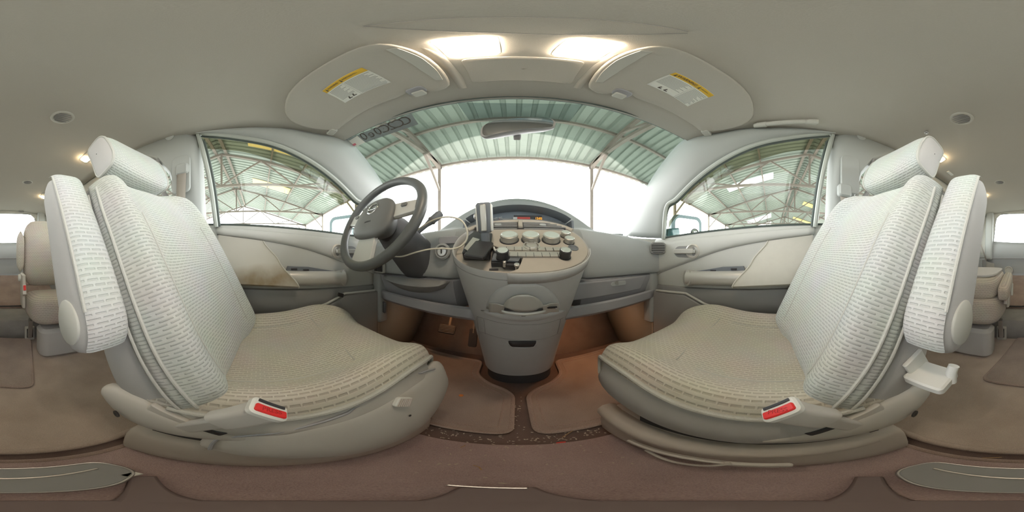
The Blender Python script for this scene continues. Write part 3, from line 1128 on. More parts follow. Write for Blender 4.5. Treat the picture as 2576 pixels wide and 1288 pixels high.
def vent(parent, c, w, h, n, yaw=0.0, name='side_vent', body=TRIM_DK):
    R = Matrix.Rotation(radians(yaw), 3, 'Z') @ Matrix.Rotation(radians(90), 3, 'X')
    f = obj(name, MB().rbox(c, (w, h, 0.016), h * 0.28, R), body, parent)
    obj('vent_mouth', MB().rbox(c + R @ V((0, 0, 0.006)), (w - 0.012, h - 0.012, 0.006), h * 0.22, R), BLACK2, f)
    for k in range(n):
        yy = (k - (n - 1) / 2) * (h - 0.014) / n
        obj('vent_slat', MB().box(c + R @ V((0, yy, 0.0105)), (w - 0.014, (h - 0.014) / n * 0.42, 0.006), R), body, f)
    return f


vent(dash, at(1655, 624, y=0.560), 0.085, 0.062, 5, -38)
vc = at(966, 674, y=0.60)
lv = obj('side_vent', MB().rbox(vc + V((-0.01, -0.02, 0)), (0.085, 0.05, 0.014), 0.008, Matrix.Rotation(radians(-8), 3, 'Z') @ Matrix.Rotation(radians(90), 3, 'X')), TRIM, dash)
for k in range(5):
    obj('vent_slot', MB().box(vc + V((-0.04 + k * 0.0145, -0.028 + k * -.002, 0)), (0.010, 0.004, 0.034)), BLACK2, lv)
# ignition barrel bezel
c = at(1113, 633, y=0.588)
ig = obj('ignition_bezel', MB().lathe([(0.034, -0.004), (0.034, 0.004), (0.027, 0.010), (0.024, 0.010), (0.023, 0.003), (0.002, 0.003)], c, (0.1, -1, 0.1), 28), DASH, dash)
obj('key_barrel', MB().lathe([(0.021, 0.0), (0.021, 0.007), (0.018, 0.010), (0.002, 0.009)], c, (0.1, -1, 0.1), 24), METAL, ig)
obj('key_slot', MB().box(c + V((0.0, -0.0115, 0.001)), (0.004, 0.003, 0.018)), BLACK, ig)
# recess beside the column and knee pad under it
obj('dash_pocket', MB().rbox(at(1128, 604, y=0.594), (0.085, 0.03, 0.012), 0.010, Matrix.Rotation(radians(90), 3, 'X')), DASHLOW, dash)
kn = []
for k in range(13):
    t = k / 12
    x = lerp(-0.60, -0.26, t)
    w = sin(pi * t) ** 0.5
    kn.append([V((x, 0.585 - 0.012 * w, -0.100)), V((x, 0.57 - 0.012 * w, -0.105 - 0.025 * w)), V((x, 0.595, -0.105 - 0.058 * w)), V((x, 0.63, -0.105 - 0.060 * w))])
obj('knee_bolster', MB().grid(kn), TRIM_DK, dash, solid=0.004)
# fuse cover with opening on the driver kick panel
obj('fuse_recess', MB().rbox(at(963, 771, y=0.625), (0.07, 0.065, 0.01), 0.008, Matrix.Rotation(radians(-20), 3, 'Z') @ Matrix.Rotation(radians(90), 3, 'X')), CLUSTER, dash)

# ------------------------------------------------------------------ instrument cluster in the middle
ic = thing('instrument_cluster', 'hooded dark instrument cluster in the middle of the dashboard, clock lit orange', 'instrument cluster', (CX, 0.82, 0.14))
rows = []
for k in range(21):
    t = k / 20
    x = lerp(-0.245, 0.275, t)
    w = 1 - ((x - 0.015) / 0.27) ** 2
    zt = 0.182 + 0.072 * max(0, w) ** 0.75
    rows.append([V((x, y, z)) for y, z in ((1.0, zt + 0.00), (0.84, zt + 0.008), (0.785, zt + 0.002), (0.775, zt - 0.001), (0.785, zt - 0.005), (0.87, zt - 0.008), (0.93, zt - 0.010))])
hd = obj('hood', MB().grid(rows), CLUSTER, ic, angle=60)
rows = []
for k in range(21):
    t = k / 20
    x = lerp(-0.245, 0.275, t)
    w = 1 - ((x - 0.015) / 0.27) ** 2
    zt = 0.182 + 0.072 * max(0, w) ** 0.75
    rows.append([V((x, 0.88, zt - 0.008)), V((x, 0.865, 0.125))])
fc = obj('dial_face', MB().grid(rows), DIALF, ic)
for s in (-1, 1):
    x = 0.015 + s * 0.262
    obj('hood_cheek', MB().prism([V((x, 0.775, 0.184)), V((x, 0.765, 0.125)), V((x, 0.98, 0.125)), V((x, 0.98, 0.184))], (s * 0.012, 0, 0)), CLUSTER, ic, bevel=0.003)
YF = 0.862


def onf(px, py):
    return at(px, py, y=YF)


nrm = V((0, -1, 0))
for body, px, py in (('20', 1237, 558), ('40', 1247, 550), ('60', 1259, 548), ('80', 1268, 553)):
    text('dial_numeral', body, 0.018, (onf(px, py), V((1, 0, 0.1)), V((0, 0.25, 1))), DIAL, ic)
dialc = onf(1252, 566)
obj('dial_ticks', MB().tube([dialc + V((0.052 * cos(a), 0, 0.040 * sin(a))) for a in [pi * (0.12 + 0.76 * k / 16) for k in range(17)]], 0.0009, 4), DIAL, ic)
obj('needle', MB().bar(dialc, dialc + V((0.01, 0, 0.034)), 0.002, 0.002), RED, ic)
obj('red_display', MB().box(onf(1316, 549) + V((0, 0.002, 0)), (0.075, 0.003, 0.014)), REDLCD, ic)
obj('display_window', MB().box(onf(1328, 547) + V((0, 0.006, 0)), (0.15, 0.003, 0.026)), BLACK, ic)
obj('display_window', MB().box(onf(1296, 549) + V((0, -0.001, 0)), (0.022, 0.004, 0.012)), DIAL, ic)
text('clock_digits', '12:02', 0.017, (onf(1355, 550) + V((0, -0.003, 0)), V((1, 0, 0)), V((0, 0.1, 1))), CLOCK, ic)

# ------------------------------------------------------------------ centre console pod
con = thing('center_console', 'leaning grey centre console pod on a black foot between the seats, front trim broken away', 'centre console', (CX, 0.75, -0.70))
TL = radians(33)
EXV, EYV, ENV = V((1, 0, 0)), V((0, cos(TL), sin(TL))), V((0, -sin(TL), cos(TL)))
CC = V((CX, 0.52, 0.0485))
CA, CB = 0.222, 0.167


def pl(px, py, h=0.0):
    """photo pixel on the tilted console top, raised h along its normal"""
    return on_plane(px, py, CC + ENV * h, ENV)


def pc(u, v, h=0.0):
    return CC + EXV * u + EYV * v + ENV * h


def se(a, n=2.35):
    c, s_ = cos(a), sin(a)
    return (abs(c) ** (2 / n) * (1 if c > 0 else -1), abs(s_) ** (2 / n) * (1 if s_ > 0 else -1))


NA = 56


def cring(t, scale=1.0, up=0.0):
    tl = TL * (1 - t) ** 1.3
    a, b = lerp(CA, 0.172, t), lerp(CB, 0.135, t)
    nr = V((CX, lerp(0.38, 0.695, t) + 0.035 * sin(pi * t), lerp(-0.0425, -0.62, t)))
    ey, en = V((0, cos(tl), sin(tl))), V((0, -sin(tl), cos(tl)))
    c = nr + ey * b + en * up
    return [c + V((1, 0, 0)) * (a * scale * se(2 * pi * k / NA)[0]) + ey * (b * scale * se(2 * pi * k / NA)[1]) for k in range(NA)]


m = MB()
rings = [cring(0, 0.955, -0.026), cring(0, 0.965, -0.004), cring(0, 0.985, 0.0), cring(0, 1.0, -0.008)] + [cring(t / 16) for t in range(1, 16)] + [cring(1.0), cring(1.0, 0.97, -0.012)]
m.loft(rings)
body = obj('pod_body', m, CONSOLE, con, angle=50)
bt = bvh(m)
m = MB()
m.loft([[p + V((0, 0, z)) for p in cring(1.0, k)] for k, z in ((0.90, 0.005), (0.92, -0.01), (0.92, -0.08))])
obj('foot', m, BLACK2, con)
# rim seam
obj('rim_groove', MB().tube(cring(0.03, 1.0), 0.0016, 5, closed=True), TRIM_DK, con)
# well floor and top plate with the broken-out corner
obj('well_floor', MB().loft([cring(0, 0.95, -0.030), cring(0, 0.95, -0.024)]), CONTOP, con)


def uv_of(px, py):
    p = pl(px, py) - CC
    return p.x, p.dot(EYV)


inner_ = [uv_of(*p) for p in ((1222, 586), (1236, 593), (1230, 614), (1253, 621), (1255, 634), (1270, 648), (1316, 646), (1310, 662), (1303, 676))]
pts = []
a0, a1 = -97, 112
for k in range(41):
    c_, s_ = se(radians(lerp(a0, a1, k / 40)))
    pts.append((CA * 0.965 * c_, CB * 0.965 * s_))
poly = pts + inner_
tp = obj('top_plate', MB().prism([pc(u, v, -0.014) for u, v in poly], ENV * 0.014), CONTOP, con, bevel=0.0015)
# skirt of the plate over the near rim
sk = []
for k in range(15):
    c_, s_ = se(radians(lerp(-97, -12, k / 14)))
    sk.append([pc(CA * 1.002 * c_, CB * 1.002 * s_, h) for h in (0.001, -0.030)])
obj('plate_skirt', MB().grid(sk), CONSOLE, con, solid=0.003)
obj('trim_screw', MB().lathe([(0.004, -0.02), (0.004, 0), (0.007, 0), (0.007, 0.004), (0.002, 0.005)], pl(1300, 668, 0.0), ENV, 12), METAL, con)


def slab(px0, py0, px1, py1, w, th, h, name, mt_, par):
    a, b = pl(px0, py0, h), pl(px1, py1, h)
    d_ = (b - a)
    L = d_.length
    ex = d_.normalized()
    ey = ENV.cross(ex)
    R = Matrix((ex, ey, ENV)).transposed()
    return obj(name, MB().rbox((a + b) / 2, (L, w, th), min(w, 0.01) * 0.45, R), mt_, par)


SILV = mat('brushed_silver_keys', (0.50, 0.49, 0.46), 0.35, metal=0.6)
us = slab(1254, 625, 1432, 628, 0.020, 0.006, 0.002, 'key_row', SILV, con)
ls = slab(1262, 640, 1424, 641, 0.022, 0.008, 0.003, 'key_row', SILV, con)
for par, row, n in ((us, ((1254, 625), (1432, 628)), 9), (ls, ((1262, 640), (1424, 641)), 8)):
    for k in range(1, n):
        px, py = lerp(row[0][0], row[1][0], k / n), lerp(row[0][1], row[1][1], k / n)
        p = pl(px, py, 0.0065)
        obj('key_gap', MB().box(p, (0.0012, 0.019, 0.002), Matrix((EXV, EYV, ENV)).transposed()), BLACK, par)
obj('hazard_button', MB().lathe([(0.026, 0), (0.026, 0.006), (0.021, 0.007), (0.019, 0.003), (0.015, 0.008), (0.002, 0.010)], pl(1337, 621, 0.0), ENV, 28), SILV, con)
obj('lighter_socket', MB().lathe([(0.017, 0), (0.017, 0.0025), (0.013, 0.0025), (0.012, 0.0005), (0.002, 0.0005)], pl(1442, 624, 0.0), ENV, 24), CLUSTER, con)
RPL = Matrix((EXV, EYV, ENV)).transposed()


CAPM = mat('bright_knob_cap', (0.80, 0.80, 0.78), 0.28, metal=0.85)


def knob(c, r, h, name, dark=False):
    k = obj(name, MB().lathe([(r * 1.02, -0.002), (r * 1.0, h * 0.75), (r * 1.04, h * 0.8), (r * 1.02, h), (r * 0.9, h * 1.08)], c, ENV, 30), BLACK if dark else SILV, con)
    obj('knob_cap', MB().lathe([(r * 0.9, h * 1.04), (r * 0.84, h * 1.13), (r * 0.6, h * 1.10), (r * 0.3, h * 1.12), (0.001, h * 1.13)], c, ENV, 30), CAPM, k)
    obj('knob_collar', MB().lathe([(r * 1.15, -0.001), (r * 1.15, 0.002), (r * 1.02, 0.002)], c, ENV, 30), BLACK, k)
    return k


for px, py in ((1281, 604), (1335, 604), (1386, 605)):
    knob(pl(px, py), 0.0275, 0.020, 'climate_knob')
for px, py in ((1422, 595), (1431, 610)):
    knob(pl(px, py), 0.0165, 0.017, 'small_knob')
for px, py in ((1265, 648), (1420, 646)):
    knob(pl(px, py), 0.0165, 0.022, 'radio_knob', True)
# centre vents at the top of the pod
vt = []
for k in range(25):
    c_, s_ = se(radians(lerp(28, 152, k / 24)))
    vt.append(pc(CA * 0.985 * c_, CB * 0.985 * s_, 0.003))
obj('vent_surround', MB().tube(vt, 0.009, 8, sx=0.8), CONTOP, con)
vb = []
for k in range(21):
    c_, s_ = se(radians(lerp(36, 144, k / 20)))
    vb.append((CA * 0.93 * c_, CB * 0.955 * s_))
vb = [(u, max(v, 0.094)) for u, v in vb]
vo = obj('vent_mouth', MB().prism([pc(u, v, 0.0) for u, v in vb + [(-0.172, 0.092), (0.172, 0.092)][::1]], ENV * 0.003), BLACK2, con)
for sx in (-1, 1):
    vf = obj('center_vent', MB().box(pc(sx * 0.088, 0.093, 0.002), (0.150, 0.004, 0.006), RPL), TRIM_DK, con)
    for j in range(4):
        v = 0.104 + j * 0.0130
        hw = CA * 0.93 * max(0.05, (1 - (v / (CB * 0.985)) ** 2.35)) ** (1 / 2.35)
        L = max(0.03, hw - 0.012)
        obj('vent_slat', MB().box(pc(sx * (0.012 + L / 2), v, 0.006), (L, 0.0035, 0.006), RPL @ Matrix.Rotation(radians(25), 3, 'X')), TRIM_DK, vf)
    obj('vent_tab', MB().rbox(pc(sx * 0.085, 0.118, 0.008), (0.026, 0.018, 0.008), 0.006, RPL), DASH, vf)
obj('vent_divider', MB().box(pc(0.0, 0.128, 0.007), (0.017, 0.062, 0.012), RPL), CONTOP, con, bevel=0.003)
# broken corner: shift housing, radio chassis, clips
sh = [pl(*p, -0.02) for p in ((1166, 655), (1234, 655), (1240, 604), (1196, 598), (1178, 612))]
hs = obj('shift_housing', MB().prism(sh, ENV * 0.028), BLACK, con, bevel=0.003)
obj('shift_boot', MB().rbox(pl(1206, 628, 0.012), (0.060, 0.085, 0.012), 0.008, RPL @ Matrix.Rotation(radians(-12), 3, 'Z')), BLACK, con)
obj('foil_flap', MB().prism([pl(*p, 0.014) for p in ((1168, 626), (1180, 634), (1207, 603), (1190, 598))], ENV * 0.002), SILV, con)
rc = [pl(*p, -0.022) for p in ((1236, 672), (1262, 672), (1268, 678), (1306, 680), (1314, 652), (1262, 640), (1240, 640))]
obj('radio_chassis', MB().prism(rc, ENV * 0.016), BLACK, con, bevel=0.002)
obj('radio_bracket', MB().prism([pl(*p, -0.004) for p in ((1237, 656), (1304, 660), (1310, 650), (1258, 640), (1243, 640))], ENV * 0.004), CLUSTER, con)
obj('bracket_screw', MB().lathe([(0.005, -0.01), (0.005, 0.006), (0.002, 0.007)], pl(1269, 662, -0.004), ENV, 10), METAL, con)
obj('trim_slot', MB().box(pl(1242, 678, -0.022), (0.024, 0.006, 0.002), RPL), BLACK2, con)
obj('loose_wire', MB().tube(catmull([pl(1242, 622, 0.0), pl(1246, 630, 0.006), pl(1252, 628, 0.004), pl(1254, 636, -0.004)], 5), 0.003, 6), WHITE, con)
# near face: disc slot with arched brow, shelf, lidded bin, drawer


def fhit(px, py, off=0.0):
    return hit(bt, px, py, off)


rows = []
for j in range(9):
    py = lerp(712, 775, j / 8)
    w = sqrt(max(0.0, 1 - ((775 - py) / 66.0) ** 2)) * 92
    row = []
    for i in range(13):
        q = -1 + i / 6
        h_ = 0.016 * (1 - abs(q) ** 2.5) * (j / 8) ** 0.8
        row.append(fhit(1316 + q * max(w, 3), py, 0.001 + h_))
    rows.append(row)
obj('disc_brow', MB().grid(rows), CONSOLE, con, solid=0.002)
rows = []
for j in range(8):
    py = lerp(728, 760, j / 7)
    w = sqrt(max(0.0, 1 - ((762 - py) / 35.0) ** 2)) * 47
    row = []
    for i in range(11):
        q = -1 + i / 5
        h_ = 0.018 + 0.014 * (1 - abs(q) ** 2.2) * (j / 7) ** 0.9
        row.append(fhit(1316 + q * max(w, 2), py, h_))
    rows.append(row)
obj('disc_dome', MB().grid(rows), SATIN, con, solid=0.002)
rows = [[fhit(px, py, 0.018 if abs(px - 1317) < 60 else 0.012) for px in [1234 + 166 * i / 16 for i in range(17)]] for py in (755, 757, 775, 777)]
cdp = obj('disc_panel', MB().grid(rows), SATIN, con, solid=0.003)
obj('disc_slot', MB().tube([fhit(px, 760 + 3 * ((px - 1316) / 50) ** 2 * -1 + 2, 0.026) for px in [1272 + 88 * i / 10 for i in range(11)]], 0.0035, 6), BLACK, cdp)
obj('disc_lip', MB().tube([fhit(px, 766 + 1 - 3 * ((px - 1316) / 50) ** 2, 0.026 + 0.006 * (1 - ((px - 1316) / 50) ** 2)) for px in [1266 + 100 * i / 10 for i in range(11)]], [0.003] + [0.006] * 9 + [0.003], 8), SATIN, cdp)
obj('eject_button', MB().rbox(fhit(1315, 768, 0.033), (0.012, 0.010, 0.004), 0.002, Matrix.Rotation(radians(100), 3, 'X')), BLACK, cdp)
obj('card_slot', MB().tube([fhit(px, 762, 0.017) for px in (1366, 1380, 1394)], 0.0025, 6), BLACK, cdp)
obj('card_slot_edge', MB().tube([fhit(px, 765, 0.017) for px in (1366, 1380, 1394)], 0.0012, 6), CHROME, cdp)
rows = []
for j in range(6):
    t = j / 5
    row = []
    for i in range(17):
        q = -1 + i / 8
        py0 = 779 + 1
        py1 = 780 + 27 * (1 - q * q)
        row.append(fhit(1316 + q * 106, lerp(py0, py1, t), 0.001 + 0.013 * sin(pi * t) ** 0.8 * (1 - q ** 4)))
    rows.append(row)
obj('tissue_ledge', MB().grid(rows), CONSOLE, con, solid=0.002)


def seam(pts_, name='panel_seam', r=0.0009, mt_=TRIM_DK, n=5):
    p = trace(bt, pts_, 0.0003, n)
    if len(p) > 2:
        obj(name, MB().tube(p, r, 5), mt_, con)


seam([(1200, 796), (1260, 812), (1316, 817), (1372, 813), (1426, 796)])
seam([(1204, 833), (1260, 850), (1316, 856), (1372, 851), (1420, 832)])
seam([(1200, 796), (1202, 815), (1204, 833)])
seam([(1217, 803), (1219, 822), (1221, 840)])
seam([(1410, 803), (1406, 822), (1402, 838)], r=0.0018)
seam([(1204, 833), (1208, 870), (1215, 905), (1220, 912)])
rows = [[fhit(px, lerp(857, 872 - 3 * (abs(px - 1314) / 34) ** 4, t), -0.002 + 0.004) for px in [1280 + 68 * i / 8 for i in range(9)]] for t in (0, 0.5, 1)]
dh = obj('drawer_handle', MB().grid(rows), BLACK2, con, solid=0.002)
obj('handle_lip', MB().tube(trace(bt, [(1277, 856), (1281, 866), (1290, 872), (1316, 874), (1340, 872), (1347, 866), (1351, 856)], 0.002, 4), 0.0028, 6), CONSOLE, dh)

# ------------------------------------------------------------------ gear shifter
gs = thing('gear_shifter', 'upright grey gear lever with a silver face, left on the console top', 'gear lever', pl(1222, 612, 0.006))
a = pl(1222, 612, 0.006)
b = at(1217, 512, y=a.y - 0.015)
ax = (b - a).normalized()
ex = V((1, 0, 0))
ey = ax.cross(ex).normalized()
ex = ey.cross(ax)
RG = Matrix((ex, ey, ax)).transposed()
L = (b - a).length
obj('shaft', MB().box(a + ax * L * 0.17, (0.024, 0.020, L * 0.34), RG), CLUSTER, gs, bevel=0.004)
rings = []
for t, wx_, wy in ((0.26, 0.017, 0.014), (0.30, 0.020, 0.016), (0.55, 0.0205, 0.018), (0.85, 0.022, 0.020), (0.97, 0.0225, 0.021), (1.0, 0.020, 0.018)):
    rings.append([a + ax * L * t + ex * (wx_ * se(2 * pi * k / 20, 4)[0]) + ey * (wy * se(2 * pi * k / 20, 4)[1]) for k in range(20)])
obj('grip', MB().loft(rings), CLUSTER, gs, angle=60)
sgn = -1 if ey.y > 0 else 1
obj('grip_insert', MB().box(a + ax * L * 0.62 + ey * sgn * 0.0205, (0.018, 0.006, L * 0.66), RG), SILV, gs, bevel=0.003)
obj('grip_side', MB().box(a + ax * L * 0.63 + ex * 0.0215, (0.006, 0.026, L * 0.68), RG), WHITE, gs, bevel=0.003)
obj('grip_side', MB().box(a + ax * L * 0.63 - ex * 0.0215, (0.006, 0.026, L * 0.68), RG), WHITE, gs, bevel=0.003)
obj('release_button', MB().lathe([(0.010, 0), (0.010, 0.008), (0.006, 0.010), (0.001, 0.010)], a + ax * L * 0.68 - ex * 0.022, -ex, 16), SILV, gs)

# ------------------------------------------------------------------ steering wheel and column
WC = V((-0.44, 0.385, 0.135))
TH = radians(25)
WU, WN = V((0, sin(TH), cos(TH))), V((0, -cos(TH), sin(TH)))
sw_ = thing('steering_wheel', 'black four spoke steering wheel with satin spokes in front of the driver seat', 'steering wheel', WC - WU * 0.2)


def wp_(x, y, n=0.0):
    return WC + V((1, 0, 0)) * x + WU * y + WN * n


RW = Matrix((V((1, 0, 0)), WU, WN)).transposed()
rim = [wp_(0.187 * cos(2 * pi * k / 64), 0.187 * sin(2 * pi * k / 64)) for k in range(64)]
obj('rim', MB().tube(rim, 0.0165, 14, closed=True), WHEEL, sw_, angle=80)
rings = []
for n_, k, yo in ((-0.05, 0.60, 0), (-0.02, 0.82, 0), (0.004, 0.98, 0), (0.014, 1.0, 0), (0.022, 0.95, 0.001), (0.028, 0.80, 0.002), (0.031, 0.45, 0.002), (0.032, 0.02, 0.002)):
    rings.append([wp_(0.098 * k * se(2 * pi * i / 40, 2.6)[0] * (1.0 - 0.12 * se(2 * pi * i / 40)[1]), 0.086 * k * se(2 * pi * i / 40, 2.6)[1] + yo - 0.006, n_) for i in range(40)])
hub = obj('airbag_hub', MB().loft(rings), HUB, sw_, angle=60)
lb = [wp_(0.024 * cos(2 * pi * k / 28), 0.024 + 0.022 * sin(2 * pi * k / 28), 0.033) for k in range(28)]
obj('emblem', MB().tube(lb, 0.0032, 8, closed=True), CHROME, hub)
obj('emblem', MB().box(wp_(0, 0.024, 0.033), (0.056, 0.011, 0.004), RW), CHROME, hub, bevel=0.001)
text('hub_lettering', 'AIRBAG', 0.010, (wp_(0.0, -0.032, 0.0315), V((1, 0, 0)), WU), BLACK, hub, 0.0003)


def spoke(p0, p1, w0, w1, name, mt_):
    p0, p1 = V((p0[0], p0[1], 0)), V((p1[0], p1[1], 0))
    d_ = (p1 - p0).normalized()
    q = V((-d_.y, d_.x, 0))
    rings = []
    for t in (0, 0.35, 0.7, 1):
        c_ = p0.lerp(p1, t)
        w = lerp(w0, w1, t)
        n_ = lerp(0.006, -0.002, t)
        sec = [(-w, n_ - 0.006), (-w * 0.92, n_ + 0.006), (w * 0.92, n_ + 0.006), (w, n_ - 0.006), (w * 0.8, n_ - 0.014), (-w * 0.8, n_ - 0.014)]
        rings.append([wp_(c_.x + q.x * k, c_.y + q.y * k, n) for k, n in sec])
    return obj(name, MB().loft(rings), mt_, sw_, bevel=0.002)


for sx in (-1, 1):
    spoke((sx * 0.088, 0.010), (sx * 0.172, 0.022), 0.032, 0.025, 'spoke', SATIN)
    spoke((sx * 0.170, 0.024), (sx * 0.186, 0.026), 0.026, 0.032, 'spoke_end', WHEEL)
spoke((0.0, -0.080), (0.0, -0.172), 0.046, 0.056, 'lower_spoke', SATIN)
for sx in (-1, 1):
    obj('spoke_button', MB().rbox(wp_(sx * 0.125, 0.026, 0.011), (0.022, 0.014, 0.006), 0.004, RW), HUB, sw_)

sc = thing('steering_column', 'black steering column shroud with wiper stalk behind the wheel', 'steering column', WC + V((0, 0.15, -0.2)))
rings = []
for t, w, hu, hl in ((0.05, 0.055, 0.05, 0.055), (0.10, 0.075, 0.060, 0.075), (0.17, 0.085, 0.058, 0.10), (0.24, 0.095, 0.050, 0.130), (0.30, 0.10, 0.03, 0.150)):
    c_ = WC + V((0, cos(TH) * t, -sin(TH) * t))
    ring = []
    for k in range(28):
        x_, y_ = se(2 * pi * k / 28, 2.8)
        ring.append(c_ + V((x_ * w, 0, y_ * (hu if y_ > 0 else hl))))
    rings.append(ring)
obj('shroud', MB().loft(rings), COLUMN, sc, angle=60)
a, b = at(1052, 584, y=0.50), at(1110, 536, y=0.545)
st = obj('wiper_stalk', MB().tube([a, a.lerp(b, 0.35), a.lerp(b, 0.6), a.lerp(b, 0.9), b], [0.008, 0.009, 0.015, 0.016, 0.012], 12), CLUSTER, sc)
obj('stalk_ring', MB().tube([a.lerp(b, 0.55), a.lerp(b, 0.62)], 0.0165, 12), HUB, st)
a, b = at(938, 600, y=0.50), at(892, 560, y=0.53)
obj('indicator_stalk', MB().tube([a, a.lerp(b, 0.4), a.lerp(b, 0.7), b], [0.008, 0.009, 0.013, 0.011], 12), CLUSTER, sc)
obj('column_collar', MB().lathe([(0.05, 0.02), (0.055, 0.0), (0.05, -0.05)], WC + V((0, cos(TH) * 0.05, -sin(TH) * 0.05)), WN, 24), BLACK, sc)
# white cable slung over the column
cp = [(1045, 582, .49), (1062, 570, .48), (1085, 556, .475), (1112, 547, .475), (1140, 547, .48), (1163, 557, .48), (1175, 580, .485), (1174, 603, .49), (1160, 619, .49), (1138, 626, .485), (1112, 625, .48), (1080, 627, .475), (1045, 635, .46), (1012, 645, .45), (990, 645, .46)]
cb = obj('charging_cable', MB().tube(catmull([at(a_, b_, y=c_) for a_, b_, c_ in cp], 5), 0.0028, 8), CABLE, label='thin white cable looped from the steering column past the ignition', cat='cable')
cp = [(1157, 622), (1160, 640), (1175, 658), (1200, 672), (1240, 683), (1290, 689)]

# ------------------------------------------------------------------ front seats
def fwd(q):
    """depth of the backrest face across its width: bolsters at both sides, hollow in the middle"""
    v = 0.030 * exp(-((q - 0.10) / 0.10) ** 2) + 0.040 * exp(-((q - 0.90) / 0.11) ** 2)
    v -= 0.055 * max(0.0, (0.07 - q) / 0.07) ** 1.7 + 0.075 * max(0.0, (q - 0.93) / 0.07) ** 1.7
    return v + 0.035 * q


BK0, BK1 = V((0, -0.062, -0.312)), V((0, -0.338, 0.222))
BD = (BK1 - BK0).normalized()
BN = V((0, BD.z, -BD.y))            # forward normal of the backrest
BL = (BK1 - BK0).length
UIN = [(0, 0.196), (0.08, 0.184), (0.3, 0.178), (0.75, 0.180), (0.93, 0.190), (1.0, 0.215)]
UOUT = [(0, 0.60), (0.12, 0.64), (0.35, 0.665), (0.6, 0.655), (0.78, 0.625), (0.9, 0.57), (0.97, 0.52), (1.0, 0.48)]


